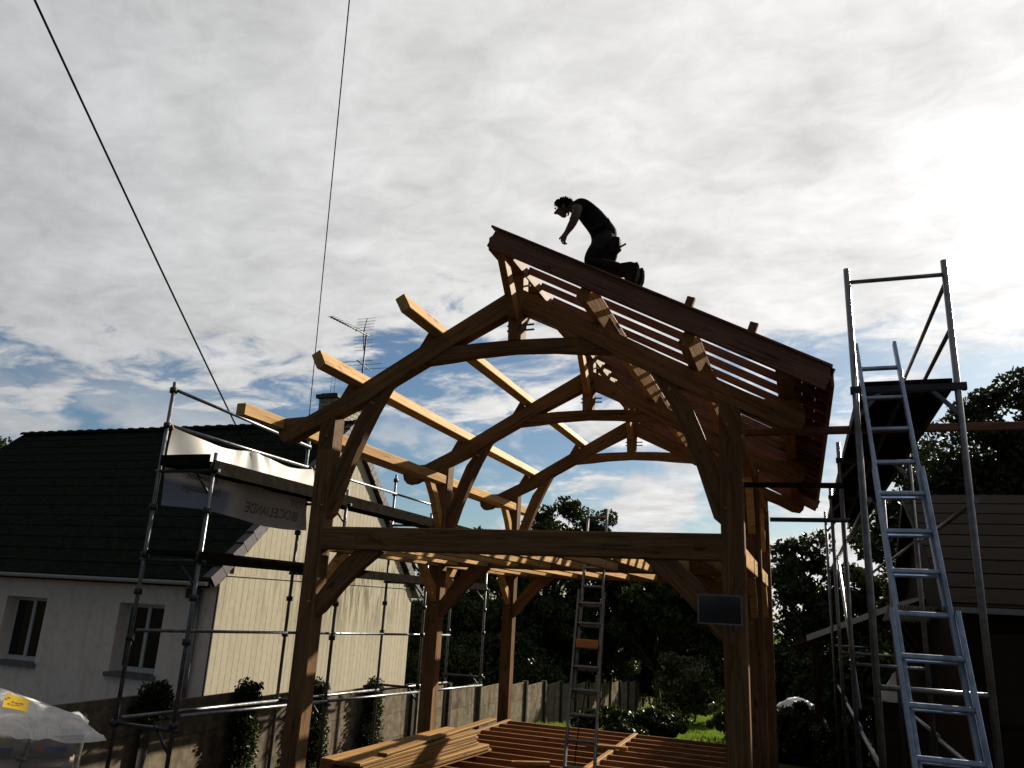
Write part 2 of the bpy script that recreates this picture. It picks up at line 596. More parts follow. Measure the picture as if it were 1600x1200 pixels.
def prism_xz(name, pts, y0, y1, mat, parent=None, grain=None):
    """polygon in the XZ plane extruded along Y; local X follows the longest direction"""
    P = [Vector((x, 0, z)) for x, z in pts]
    c = sum(P, Vector()) / len(P)
    best, dd = Vector((1, 0, 0)), -1
    for a in P:
        for b_ in P:
            if (a - b_).length > dd:
                dd = (a - b_).length
                best = (b_ - a).normalized()
    xax = best
    yax = Vector((0, 1, 0))
    zax = xax.cross(yax)
    c = Vector((c.x, (y0 + y1) / 2, c.z))
    mw = Matrix(((xax.x, 0, zax.x, c.x), (0, 1, 0, c.y), (xax.z, 0, zax.z, c.z), (0, 0, 0, 1)))
    inv = mw.inverted()
    n_ = len(P)
    vs = [inv @ Vector((q.x, y0, q.z)) for q in P] + [inv @ Vector((q.x, y1, q.z)) for q in P]
    area = sum(P[i].x * P[(i + 1) % n_].z - P[(i + 1) % n_].x * P[i].z for i in range(n_))
    f0 = list(range(n_))
    f1 = list(range(2 * n_ - 1, n_ - 1, -1))
    sd_ = [[(i + 1) % n_, i, n_ + i, n_ + (i + 1) % n_] for i in range(n_)]
    fs = [f0, f1] + sd_
    if area < 0:
        fs = [f[::-1] for f in fs]
    return mesh_obj(name, vs, fs, mat, parent, mw)


def prism_yz(name, pts, x0, x1, mat, parent=None):
    """polygon in the YZ plane extruded along X"""
    n_ = len(pts)
    cy = sum(p[0] for p in pts) / n_
    cz = sum(p[1] for p in pts) / n_
    cx = (x0 + x1) / 2
    vs = [(x0 - cx, y - cy, z - cz) for y, z in pts] + [(x1 - cx, y - cy, z - cz) for y, z in pts]
    area = sum(pts[i][0] * pts[(i + 1) % n_][1] - pts[(i + 1) % n_][0] * pts[i][1] for i in range(n_))
    fs = [list(range(n_))[::-1], list(range(n_, 2 * n_))] + [[i, (i + 1) % n_, n_ + (i + 1) % n_, n_ + i] for i in range(n_)]
    if area < 0:
        fs = [f[::-1] for f in fs]
    return mesh_obj(name, vs, fs, mat, parent, Matrix.Translation((cx, cy, cz)))


def gz(y, x=0.0):
    return ground_fall(y) - 0.22 * min(max(-5.6 - x, 0.0), 3.4)


def ground_fall(y):
    if y < 14:
        return -1.75 - 0.05 * max(y, -40)
    if y < 32:
        return -2.45 - 0.105 * (y - 14)
    return -4.34 - 0.012 * (y - 32)


# ================================================================== THE SETTING
def build_ground():
    ys = [-60, -30, -10, 0, 4, 8, 11, 14, 17, 20, 23, 26, 29, 32, 36, 42, 50, 65, 90, 140, 250, 500]
    xs = [-400, -150, -60, -30, -20, -14, -9, -7.2, -5.6, -4, -2, 0, 2, 4, 7, 10, 15, 20, 30, 60, 150, 400]
    r = random.Random(4)
    vs = []
    for y in ys:
        for x in xs:
            vs.append((x, y, gz(y, x) + r.uniform(-0.03, 0.03)))
    nx = len(xs)
    fs = [[j * nx + i, j * nx + i + 1, (j + 1) * nx + i + 1, (j + 1) * nx + i]
          for j in range(len(ys) - 1) for i in range(nx - 1)]
    o = mesh_obj('ground', vs, fs, M_ground, None, None, True)
    tag(o, 'sloping trodden soil turning to lawn', None, None, 'structure')


build_ground()

# ------------------------------------------------------------------ timber frame
C = -2.85
Y_F = (7.5, 10.7, 13.9)
TF = empty('timber_building', (C, 10.7, -2.05),
           'open oak timber frame building with unfinished gabled roof, rafters only on right slope', 'building')


def mir(pts):
    return [(2 * C - x, z) for x, z in pts]


PRINC = [(-5.80, 1.90), (-5.74, 1.985), (-5.44, 2.00), (-5.04, 2.19), (-4.05, 2.75), (-2.93, 3.37), (-2.93, 3.10), (-3.56, 2.79),
         (-3.92, 2.585), (-4.32, 2.37), (-4.61, 2.18), (-5.05, 1.98), (-5.40, 1.83), (-5.60, 1.72), (-5.73, 1.70), (-5.79, 1.76), (-5.81, 1.83)]
COLLAR = [(-3.94, 2.575), (-3.62, 2.60), (-3.30, 2.635), (-2.85, 2.655), (-2.40, 2.635), (-2.08, 2.60), (-1.76, 2.575),
          (-1.93, 2.755), (-2.40, 2.78), (-2.85, 2.79), (-3.30, 2.78), (-3.77, 2.755)]
BR_UP = [(-5.02, 0.80), (-4.95, 0.86), (-4.80, 1.35), (-4.66, 1.72), (-4.52, 2.03), (-4.35, 2.36), (-4.60, 2.19),
         (-4.75, 1.98), (-4.86, 1.70), (-4.95, 1.45), (-5.02, 1.22)]
BR_LO = [(-5.02, -0.26), (-4.94, -0.20), (-4.72, 0.06), (-4.50, 0.28), (-4.28, 0.46), (-4.60, 0.46), (-4.78, 0.30), (-4.90, 0.14), (-5.02, -0.02)]


def rafter_top(x):
    return 3.785 - 0.537 * abs(x - C)


for yi, y in enumerate(Y_F):
    yb = y + 0.2
    for s in (0, 1):
        xc = -5.12 if s == 0 else 2 * C + 5.12
        wd = 0.2 if s == 0 else 0.21
        g = gz(y + 0.1)
        beam('post', (xc, y + 0.1, min(g + 0.02, -2.05)), (xc, y + 0.1, 1.60 if s == 0 else 1.60), 0.2, wd, M_post, TF, up=(1, 0, 0), ch=0.012)
        # post head up to the principal rafter
        f = (lambda q: q) if s == 0 else mir
        prism_xz('post_head', f([(-5.22, 1.60), (-5.02, 1.60), (-5.02, 1.998), (-5.22, 1.91)]), y + 0.003, yb - 0.003, M_post, TF)
        prism_xz('principal_rafter', f(PRINC), y + 0.02, yb - 0.02, M_post, TF)
        prism_xz('brace', f(BR_UP), y + 0.05, y + 0.16, M_post, TF)
        prism_xz('brace', f(BR_LO), y + 0.04, y + 0.15, M_post, TF)
        # cleats that stop the purlins
        for (px, pz) in ((-3.74, 2.925), (-4.73, 2.366)):
            q = [(px - 0.115, pz - 0.067), (px - 0.175, pz + 0.055), (px - 0.30, pz - 0.165)]
            prism_xz('purlin_cleat', f(q), y + 0.05, yb - 0.05, M_post, TF)
        # pegs
        for (px, pz) in ((-5.06, 0.95), (-4.55, 2.13), (-5.1, 1.75), (-5.08, -0.1)):
            a = f([(px, pz)])[0]
            tube('peg', (a[0], y - 0.035, a[1]), (a[0], yb + 0.05, a[1]), 0.011, M_purl, TF, 6)
    prism_xz('collar_beam', COLLAR, y + 0.035, yb - 0.035, M_post, TF)
    tw = 0.0 if yi == 0 else 0.0
    beam('tie_beam', (-5.02, y + 0.085, 0.59), (2 * C + 5.02, y + 0.085, 0.59), 0.16, 0.25, M_post, TF, ch=0.012)
    prism_xz('king_post', [(C - 0.075, 2.785), (C + 0.075, 2.785), (C + 0.085, 3.12), (C + 0.075, 3.558), (C - 0.075, 3.558), (C - 0.085, 3.12)],
             y + 0.02, yb - 0.02, M_post, TF)
    for pz in (2.92, 2.98):
        tube('peg', (C - 0.12, y + 0.1, pz), (C + 0.20, y + 0.1, pz), 0.011, M_post, TF, 6)
    tube('peg', (C - 0.13, y + 0.1, 3.45), (C + 0.13, y + 0.1, 3.45), 0.011, M_post, TF, 6)
    # ridge braces fore and aft of the king post
    for sgn in (-1, 1):
        y0 = y + (0.03 if sgn < 0 else 0.17)
        y1 = y0 + sgn * 0.52
        pts = [(y0, 3.00), (y0 + sgn * 0.1, 3.02), (y1 * 0.5 + y0 * 0.5 + sgn * 0.05, 3.26), (y1 + sgn * 0.05, 3.558), (y1 - sgn * 0.12, 3.558),
               (y1 * 0.5 + y0 * 0.5 - sgn * 0.06, 3.36), (y0, 3.16)]
        prism_yz('ridge_brace', pts, C - 0.04, C + 0.04, M_purl2, TF)
    # braces from the posts to the eaves plates and to the floor edge beams, along the building
    for xc in (-5.12, 2 * C + 5.12):
        for sgn in (-1, 1):
            if yi == 0 and sgn < 0:
                continue
            if yi == 2 and sgn > 0:
                continue
            y0 = y + (0.0 if sgn < 0 else 0.2)
            for zt, zz in ((1.685, 0.66), (0.46, 0.50)):
                pts = [(y0, zt - zz), (y0 + sgn * 0.07, zt - zz + 0.06), (y0 + sgn * 0.30, zt - 0.24), (y0 + sgn * 0.52, zt), (y0 + sgn * 0.37, zt),
                       (y0 + sgn * 0.18, zt - 0.18), (y0, zt - zz + 0.22)]
                prism_yz('brace', pts, xc - 0.045, xc + 0.045, M_purl, TF)

# eaves plates on the posts, floor edge beams between the frames
for xc in (-5.12, 2 * C + 5.12):
    beam('wall_plate', (xc, 7.25, 1.70), (xc, 14.75, 1.70), 0.16, 0.19, M_purl, TF, ch=0.008) if False else None
    for (a, b_) in ((7.703, 10.697), (10.903, 13.897), (14.103, 14.75)):
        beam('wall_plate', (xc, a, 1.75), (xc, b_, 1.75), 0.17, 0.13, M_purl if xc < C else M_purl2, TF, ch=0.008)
    for (a, b_) in ((7.703, 10.697), (10.903, 13.897)):
        beam('edge_beam', (xc, a, 0.56), (xc, b_, 0.56), 0.12, 0.2, M_purl, TF, ch=0.008)

# upper floor joists, spanning from frame to frame
for (a, b_) in ((7.668, 10.702), (10.868, 13.902)):
    for i in range(9):
        x = -4.80 + i * 0.482
        beam('floor_joist', (x, a, 0.565), (x, b_, 0.565), 0.07, 0.17, M_purl, TF)

# purlins: two up each slope and one at the eaves, ridge beam on top
up_l = (-0.487, 0, 0.873)
for s in (0, 1):
    upv = up_l if s == 0 else (0.487, 0, 0.873)
    for (x, z, y0) in ((-3.83, 2.99, 6.72), (-4.82, 2.435, 6.75)):
        xx = x if s == 0 else 2 * C - x
        yy = y0 if s == 0 else 6.84
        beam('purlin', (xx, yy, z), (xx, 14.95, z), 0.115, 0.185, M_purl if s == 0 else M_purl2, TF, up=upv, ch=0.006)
    xx = -5.80 if s == 0 else 2 * C + 5.66
    ez_ = 1.925 if s == 0 else 2.075
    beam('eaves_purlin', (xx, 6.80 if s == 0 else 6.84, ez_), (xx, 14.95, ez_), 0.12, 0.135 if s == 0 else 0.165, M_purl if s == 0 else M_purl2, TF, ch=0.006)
# ridge: six-sided section
rp = [(C - 0.085, 3.56), (C + 0.085, 3.56), (C + 0.085, 3.70), (C + 0.02, 3.74), (C - 0.02, 3.74), (C - 0.085, 3.70)]
mw, L = frame((C, 6.84, 3.72), (C, 15.0, 3.72))
vs = [(x_, -(px - C), pz - 3.72) for x_ in (0, L) for px, pz in rp]
fs = [[i, (i + 1) % 6, 6 + (i + 1) % 6, 6 + i] for i in range(6)] + [[5, 4, 3, 2, 1, 0], [6, 7, 8, 9, 10, 11]]
mesh_obj('ridge_beam', vs, fs, M_post, TF, mw)

# rafters on the right slope
ang = math.atan(0.537)
ca, sa = math.cos(ang), math.sin(ang)
rr = random.Random(11)
raft_y = [7.20 + 0.462 * i for i in range(17)]
EX = 0.31
RT = 3.76


def slope_pt(x, d):
    return RT - 0.537 * (x - C) - d / ca


beam('barge_rafter', (C - 0.03, 6.80, slope_pt(C - 0.03, 0.10)), (EX, 6.80, slope_pt(EX, 0.10)), 0.06, 0.20, M_raft, TF, up=(sa, 0, ca), ch=0.004)
beam('barge_batten', (C - 0.03, 6.80, slope_pt(C - 0.03, -0.012)), (EX, 6.80, slope_pt(EX, -0.012)), 0.10, 0.022, M_raft, TF, up=(sa, 0, ca), ch=0.003)
beam('barge_rafter', (C - 0.03, 14.92, slope_pt(C - 0.03, 0.10)), (EX + 0.03, 14.92, slope_pt(EX + 0.03, 0.10)), 0.06, 0.20, M_raft, TF, up=(sa, 0, ca), ch=0.004)
for i, y in enumerate(raft_y):
    x0 = C + 0.09
    jz = rr.uniform(-0.004, 0.004)
    beam('rafter', (x0, y, slope_pt(x0, 0.0425) + jz), (EX, y, slope_pt(EX, 0.0425) + jz), 0.065, 0.072, M_raft, TF, up=(sa, 0, ca), ch=0.004)
# sheathing boards nailed on the lowest part of the slope, running along the eaves
nx_ = Vector((ca, 0, -sa))
nn = Vector((sa, 0, ca))
eave_pt = Vector((EX + 0.02, 0, RT - 0.537 * (EX + 0.02 - C)))
for k in range(4):
    cpt = eave_pt - nx_ * (0.066 + 0.136 * k) + nn * 0.014
    for (ya, yb_) in ((6.76, 9.5 + 0.45 * (k % 2)), (9.504 + 0.45 * (k % 2), 12.2 - 0.45 * (k % 2)), (12.204 - 0.45 * (k % 2), 14.78 + 0.03 * k)):
        beam('sheathing_board', (cpt.x, ya, cpt.z), (cpt.x, yb_, cpt.z), 0.131, 0.022, M_raft, TF, up=tuple(nn), ch=0.002)
# eaves fascia
fz = RT - 0.537 * (EX - C)
beam('eaves_fascia', (EX + 0.018, 6.77, fz - 0.10), (EX + 0.018, 14.75, fz - 0.10), 0.022, 0.17, M_raft, TF)
# stop blocks standing on the first rafters
for (x, y) in ((-0.87, 6.80), (-0.32, 6.80)):
    z = rafter_top(x)
    beam('stop_block', (x, y, z - 0.01), (x + 0.035, y, z + 0.085), 0.06, 0.075, M_raft, TF, up=(1, 0, 0))

# ------------------------------------------------------------------ floor frame of joists
FL = empty('floor_frame', (C, 11, -2.3), 'low wooden floor frame of thin parallel joists at foot of the posts', 'floor frame')
for x in (-4.98, -2.72, -0.74):
    for (a, b_) in ((7.75, 10.85), (10.86, 13.88)):
        beam('bearer', (x, a, -2.09), (x, b_, -2.09), 0.075, 0.19, M_plank, FL)
for i in range(15):
    y = 7.95 + 0.415 * i
    for (a, b_) in ((-4.938, -2.762), (-2.678, -0.782)):
        beam('joist', (a, y, -2.085), (b_, y, -2.085), 0.045, 0.17, M_deck, FL)
for x in (-4.98, -2.72, -0.74):
    for y in (8.2, 10.7, 13.3):
        box('footing_block', x - 0.12, x + 0.12, y - 0.12, y + 0.12, gz(y) - 0.05, -2.187, M_cpost, FL)

# planks stacked on the floor frame
rp_ = random.Random(5)
k = 0
for lay in range(8):
    zc = -2.0 + 0.0185 + lay * 0.0365
    n_in = 3
    for j in range(n_in):
        wdt = 0.165
        x0 = -4.86 + j * 0.170 + rp_.uniform(-0.004, 0.004)
        y0 = 7.85 + rp_.uniform(-0.05, 0.05)
        y1 = 10.62 + rp_.uniform(-0.06, 0.06) + (0.22 if lay < 3 else 0)
        dx = 0.20 + (0.10 if lay < 3 else 0)
        o = beam('plank', (x0, y0, zc), (x0 + dx, y1, zc), wdt, 0.034, M_plank)
        ordn = ('bottom', 'second', 'third', 'fourth', 'fifth', 'sixth', 'seventh', 'top')[lay]
        side = (('left', 'middle', 'right') if n_in == 3 else ('left', 'second', 'third', 'right'))[j]
        tag(o, '%s sawn plank in the %s layer of the stack on the floor frame' % (side, ordn), 'plank', 'planks stacked on the floor frame')
o = beam('plank', (-4.45, 8.3, -1.688), (-4.42, 11.6, -1.688), 0.13, 0.026, M_plank)
tag(o, 'longest loose plank lying on top of the plank stack', 'plank', 'planks stacked on the floor frame')


# ------------------------------------------------------------------ ladders
def ladder(name, label, segs, axis_x, up_off, mat=None):
    """segs: list of (bottom point, top point, width); rungs lie along axis_x"""
    e = empty(name, segs[-1][0], label, 'ladder')
    mat = mat or M_alu
    ax = Vector(axis_x).normalized()
    for si, (p0, p1, wd) in enumerate(segs):
        p0, p1 = Vector(p0), Vector(p1)
        d = (p1 - p0).normalized()
        nrm = ax.cross(d).normalized()
        for s in (-1, 1):
            a = p0 + ax * (s * wd / 2)
            b_ = p1 + ax * (s * wd / 2)
            beam('rail', a, b_, 0.025, 0.065, mat, e, up=tuple(nrm), ch=0.004)
        base = Vector(segs[-1][0])
        t0 = (p0 - base).dot(d)
        t1 = (p1 - base).dot(d)
        for i in range(40):
            tt = 0.16 + i * 0.285
            if tt < t0 + 0.05 or tt > t1 - 0.08:
                continue
            c_ = p0 + d * (tt - t0)
            beam('rung', c_ - ax * (wd / 2 - 0.012), c_ + ax * (wd / 2 - 0.012), 0.03, 0.03, mat, e, up=tuple(nrm), ch=0.005)
        if si == len(segs) - 1:
            for s in (-1, 1):
                a = p0 + ax * (s * wd / 2)
                beam('foot', a - d * 0.03, a + d * 0.05, 0.034, 0.075, M_black, e, up=tuple(nrm), ch=0.004)
    return e


def lerp_line(pa, pb, z):
    pa, pb = Vector(pa), Vector(pb)
    t_ = (z - pa.z) / (pb.z - pa.z)
    return pa + (pb - pa) * t_


# right ladder on the scaffold tower (three sections)
la, lb = (0.725, 5.30, -0.78), (0.652, 6.27, 1.72)
q = lambda z: lerp_line(la, lb, z)
off = Vector((0, -0.05, 0.018))
ladder('extension_ladder', 'long three-section aluminium extension ladder leaning on the scaffold tower at right',
       [(q(0.10), q(2.12), 0.275), (q(-1.05) + off, q(1.02) + off, 0.305), (q(gz(4.8) + 0.02) + off * 2, q(0.04) + off * 2, 0.365)],
       (1, 0, 0), None)
la2, lb2 = (-2.235, 8.50, -1.58), (-2.59, 10.45, 1.28)
q2 = lambda z: lerp_line(la2, lb2, z)
LD2 = ladder('extension_ladder', 'aluminium extension ladder standing on floor joists inside the timber frame',
             [(q2(-1.0), q2(1.28), 0.262), (q2(-1.99) + off, q2(0.16) + off, 0.318)], (1, 0, 0), None, M_alu2)
c_ = q2(-0.42) + Vector((0, -0.10, 0))
beam('orange_plate', c_ - Vector((0.13, 0, 0)), c_ + Vector((0.13, 0, 0)), 0.02, 0.095, M_oran, LD2)

c2_ = q2(-0.5) + Vector((0.02, -0.14, 0))
cv_, cf_ = [], []
for i in range(15):
    t_ = i / 14
    p_ = c2_.lerp(Vector((c2_.x - 0.03, c2_.y - 0.35, -1.99)), t_) + Vector((0.02 * math.sin(7 * t_), 0.01 * math.sin(5 * t_), 0))
    for k_ in range(5):
        a = 2 * math.pi * k_ / 5
        cv_.append((p_.x + 0.006 * math.cos(a), p_.y + 0.006 * math.sin(a), p_.z))
for i in range(14):
    for k_ in range(5):
        cf_.append((i * 5 + k_, i * 5 + (k_ + 1) % 5, (i + 1) * 5 + (k_ + 1) % 5, (i + 1) * 5 + k_))
mesh_obj('hanging_cord', cv_, cf_, M_black, LD2)
for k_, (x_, y_, a_, l_, lab) in enumerate(((-3.6, 10.2, 0.5, 0.5, 'short pale offcut lying on joists left of the inner ladder'),
                                            (-1.7, 9.6, 1.2, 0.35, 'small offcut on joists right of the inner ladder'),
                                            (-3.1, 12.1, 0.15, 0.6, 'long offcut lying far back on the floor joists'))):
    o = beam('timber_offcut', (x_, y_, -1.975), (x_ + l_ * math.cos(a_), y_ + l_ * math.sin(a_), -1.975), 0.09, 0.04, M_plank)
    tag(o, lab, 'offcut', 'offcuts on the joists')

# ------------------------------------------------------------------ framed dark glass panel on the right front post
GP = empty('glass_panel', (-0.68, 7.16, 0.03), 'small dark framed glass panel fixed in front of the right front post', 'panel')
gx0, gx1, gz0, gz1, gy = -0.865, -0.49, -0.095, 0.155, 7.16
box('glass', gx0 + 0.012, gx1 - 0.012, gy + 0.004, gy + 0.02, gz0 + 0.012, gz1 - 0.012, M_panel, GP)
box('frame_rail', gx0, gx1, gy, gy + 0.028, gz0, gz0 + 0.011, M_galv, GP)
box('frame_rail', gx0, gx1, gy, gy + 0.028, gz1 - 0.011, gz1, M_galv, GP)
box('frame_stile', gx0, gx0 + 0.011, gy + 0.001, gy + 0.027, gz0 + 0.0112, gz1 - 0.0112, M_galv, GP)
box('frame_stile', gx1 - 0.011, gx1, gy + 0.001, gy + 0.027, gz0 + 0.0112, gz1 - 0.0112, M_galv, GP)
beam('bracket', (-0.58, gy + 0.028, -0.02), (-0.58, 7.5, -0.02), 0.05, 0.03, M_dkst, GP)
beam('bracket_strut', (-0.57, gy + 0.02, gz0 - 0.035), (-0.57, 7.5, gz0 - 0.02), 0.03, 0.03, M_dkst, GP)

# ------------------------------------------------------------------ the worker kneeling on the rafters
def skin_mesh(name, pts, edges, radii, root, mat, parent, sub=2, mw=None):
    me = bpy.data.meshes.new(name)
    me.from_pydata(pts, edges, [])
    o = bpy.data.objects.new(name, me)
    COL.objects.link(o)
    md = o.modifiers.new('skin', 'SKIN')
    md.use_smooth_shade = True
    md.branch_smoothing = 0.6
    if not me.skin_vertices:
        bm_ = bmesh.new()
        bm_.from_mesh(me)
        bm_.verts.layers.skin.verify()
        bm_.to_mesh(me)
        bm_.free()
    for i, r_ in enumerate(radii):
        sv = me.skin_vertices[0].data[i]
        sv.radius = r_ if isinstance(r_, tuple) else (r_, r_)
        sv.use_root = (i == root)
    md2 = o.modifiers.new('sub', 'SUBSURF')
    md2.levels = sub
    md2.render_levels = sub
    dg = bpy.context.evaluated_depsgraph_get()
    dg.update()
    me2 = bpy.data.meshes.new_from_object(o.evaluated_get(dg))
    bpy.data.objects.remove(o)
    me2.name = name
    me2.materials.clear()
    me2.materials.append(mat)
    me2.polygons.foreach_set('use_smooth', [True] * len(me2.polygons))
    return link_mesh(name, me2, parent)


def chain(graph, names):
    return list(zip(names[:-1], names[1:]))


PE = empty('person', (-1.85, 7.27, 3.36), 'worker in dark clothes kneeling bent over on the rafters, arm hanging down', 'person')
Yp = 7.27
J = {  # name: (x, y, z, radius)
    'pelvis': (-1.745, Yp, 3.69, 0.132), 'waist': (-1.825, Yp, 3.84, 0.122), 'chest': (-1.915, Yp, 3.99, 0.138),
    'upchest': (-2.01, Yp, 4.095, 0.128), 'neckb': (-2.08, Yp, 4.155, 0.068), 'neck': (-2.135, Yp, 4.168, 0.055),
    'skull': (-2.205, Yp, 4.175, 0.082), 'crown': (-2.262, Yp, 4.188, 0.090), 'face': (-2.262, Yp, 4.125, 0.078),
    'jaw': (-2.238, Yp, 4.075, 0.055), 'chin': (-2.243, Yp, 4.045, 0.036), 'nose': (-2.335, Yp, 4.118, 0.020),
    'nose2': (-2.352, Yp, 4.098, 0.012),
    # near arm
    'shL': (-2.035, Yp - 0.17, 4.085, 0.070), 'uaL': (-2.045, Yp - 0.20, 4.00, 0.056), 'elL': (-2.055, Yp - 0.21, 3.905, 0.046),
    'faL': (-2.095, Yp - 0.20, 3.835, 0.044), 'wrL': (-2.145, Yp - 0.19, 3.765, 0.030), 'paL': (-2.165, Yp - 0.19, 3.725, 0.036),
    'pbL': (-2.178, Yp - 0.19, 3.700, 0.034),
    # far arm, resting on the thigh
    'shR': (-2.00, Yp + 0.17, 4.085, 0.070), 'uaR': (-1.97, Yp + 0.21, 3.98, 0.056), 'elR': (-1.95, Yp + 0.22, 3.86, 0.046),
    'faR': (-1.955, Yp + 0.19, 3.77, 0.042), 'wrR': (-1.945, Yp + 0.16, 3.69, 0.030), 'paR': (-1.94, Yp + 0.15, 3.645, 0.036),
    # legs
    'hipL': (-1.765, Yp - 0.10, 3.66, 0.105), 'thL': (-1.85, Yp - 0.12, 3.55, 0.092), 'knL': (-1.935, Yp - 0.12, 3.445, 0.066),
    'shnL': (-1.80, Yp - 0.13, 3.405, 0.050), 'anL': (-1.58, Yp - 0.13, 3.335, 0.045), 'heelL': (-1.515, Yp - 0.13, 3.315, 0.046),
    'hipR': (-1.745, Yp + 0.10, 3.66, 0.105), 'thR': (-1.80, Yp + 0.13, 3.56, 0.092), 'knR': (-1.87, Yp + 0.14, 3.45, 0.066),
    'shnR': (-1.76, Yp + 0.14, 3.44, 0.050), 'anR': (-1.575, Yp + 0.14, 3.40, 0.045), 'heelR': (-1.515, Yp + 0.14, 3.375, 0.046),
}
E_body = chain(J, ['pelvis', 'waist', 'chest', 'upchest', 'neckb', 'neck', 'skull', 'crown']) + \
    chain(J, ['skull', 'face', 'jaw', 'chin']) + chain(J, ['face', 'nose', 'nose2']) + \
    chain(J, ['upchest', 'shL', 'uaL', 'elL', 'faL', 'wrL', 'paL', 'pbL']) + \
    chain(J, ['upchest', 'shR', 'uaR', 'elR', 'faR', 'wrR', 'paR']) + \
    chain(J, ['pelvis', 'hipL', 'thL', 'knL', 'shnL', 'anL', 'heelL']) + \
    chain(J, ['pelvis', 'hipR', 'thR', 'knR', 'shnR', 'anR', 'heelR'])


def add_hand(root, base, dirv, spread, curl):
    """five bent fingers from the palm"""
    d = Vector(dirv).normalized()
    s = Vector(spread).normalized()
    cv_ = Vector(curl).normalized()
    b0 = Vector(base)
    for i, (o_, l_) in enumerate(((-0.030, 0.058), (-0.010, 0.068), (0.010, 0.064), (0.029, 0.050))):
        p1 = b0 + s * o_ + d * (l_ * 0.45)
        p2 = b0 + s * o_ * 1.15 + d * (l_ * 0.85) + cv_ * 0.014
        p3 = b0 + s * o_ * 1.2 + d * (l_ * 1.1) + cv_ * 0.034
        for kk, p_ in enumerate((p1, p2, p3)):
            J['%sf%d%d' % (root, i, kk)] = (*p_, (0.0095, 0.009, 0.0075)[kk])
        E_body.extend([(root, '%sf%d0' % (root, i)), ('%sf%d0' % (root, i), '%sf%d1' % (root, i)), ('%sf%d1' % (root, i), '%sf%d2' % (root, i))])


add_hand('pbL', J['pbL'][:3], (-0.25, 0, -1), (0.35, 1, 0), (1, -0.2, 0))
J['thumb1'] = (-2.195, Yp - 0.225, 3.70, 0.011)
J['thumb2'] = (-2.212, Yp - 0.235, 3.672, 0.009)
E_body += [('paL', 'thumb1'), ('thumb1', 'thumb2')]
add_hand('paR', J['paR'][:3], (0.2, -0.2, -1), (1, 0.3, 0), (0, -1, 0))
names = list(J)
idx = {n_: i for i, n_ in enumerate(names)}
skin_mesh('body', [J[n_][:3] for n_ in names], [(idx[a], idx[b_]) for a, b_ in E_body], [J[n_][3] for n_ in names], idx['pelvis'], M_skin, PE, 2)


def sub_skin(name, nodes, grow, mat, sub=2):
    nm = list(nodes)
    ed = [(nm.index(a), nm.index(b_)) for a, b_ in E_body if a in nm and b_ in nm]
    return skin_mesh(name, [J[n_][:3] for n_ in nm], ed, [J[n_][3] * grow + 0.006 for n_ in nm], 0, mat, PE, sub)


sub_skin('shirt', ['upchest', 'chest', 'waist', 'pelvis', 'neckb', 'shL', 'uaL', 'shR', 'uaR'], 1.08, M_shirt)
sub_skin('trousers', ['pelvis', 'hipL', 'thL', 'knL', 'shnL', 'anL', 'hipR', 'thR', 'knR', 'shnR', 'anR', 'waist'], 1.10, M_trous)
# hair: cap of tousled locks
rh = random.Random(3)
hv_, hf_ = [], []
cen = Vector((-2.235, Yp, 4.17))
for i in range(420):
    th_ = rh.uniform(0, 2 * math.pi)
    u = rh.uniform(-0.35, 1.0)
    r_ = math.sqrt(max(0, 1 - u * u))
    dv = Vector((r_ * math.cos(th_), r_ * math.sin(th_), u))
    if dv.x < -0.55 and dv.z < 0.25:
        continue
    p_ = cen + Vector((dv.x * 0.098, dv.y * 0.085, dv.z * 0.085))
    tdir = (Vector((rh.uniform(-1, 0.2), rh.uniform(-1, 1), rh.uniform(-1, 0.6))) + dv * 0.7).normalized()
    sdv = tdir.cross(dv).normalized() * 0.014
    ln = rh.uniform(0.016, 0.03)
    b_ = len(hv_)
    hv_ += [p_ - dv * 0.02 - sdv, p_ - dv * 0.02 + sdv, p_ + tdir * ln * 0.6 + dv * 0.008 + sdv * 0.7, p_ + tdir * ln, p_ + tdir * ln * 0.6 + dv * 0.008 - sdv * 0.7]
    hf_ += [(b_, b_ + 1, b_ + 2, b_ + 3, b_ + 4)]
mesh_obj('hair', hv_, hf_, M_hair, PE)
for s in (-1, 1):
    bm_ = bmesh.new()
    bmesh.ops.create_uvsphere(bm_, u_segments=8, v_segments=6, radius=0.011)
    me = bpy.data.meshes.new('eye')
    bm_.to_mesh(me)
    bm_.free()
    me.materials.append(M_white)
    link_mesh('eye', me, PE, Matrix.Translation((-2.33, Yp + s * 0.032, 4.145)))
    bm_ = bmesh.new()
    bmesh.ops.create_uvsphere(bm_, u_segments=8, v_segments=6, radius=0.024)
    me = bpy.data.meshes.new('ear')
    bm_.to_mesh(me)
    bm_.free()
    me.materials.append(M_skin)
    link_mesh('ear', me, PE, Matrix.Translation((-2.225, Yp + s * 0.086, 4.13)) @ Matrix.Diagonal((0.75, 0.4, 1.15, 1)))
# boots with toes pointing down, soles to the right
for (x, y, z) in ((-1.515, Yp - 0.13, 3.315), (-1.515, Yp + 0.14, 3.375)):
    pts = [(x - 0.10, z + 0.055), (x + 0.02, z + 0.062), (x + 0.065, z + 0.045), (x + 0.075, z - 0.01), (x + 0.07, z - 0.07), (x + 0.045, z - 0.125),
           (x + 0.01, z - 0.135), (x - 0.015, z - 0.09), (x - 0.03, z - 0.05), (x - 0.10, z - 0.04)]
    prism_xz('boot', pts, y - 0.045, y + 0.045, M_leath, PE)
    sol = [(x + 0.066, z + 0.046), (x + 0.092, z + 0.048), (x + 0.094, z - 0.02), (x + 0.088, z - 0.075), (x + 0.06, z - 0.14), (x + 0.04, z - 0.138), (x + 0.071, z - 0.07), (x + 0.076, z - 0.01)]
    prism_xz('boot_sole', sol, y - 0.049, y + 0.049, M_black, PE)
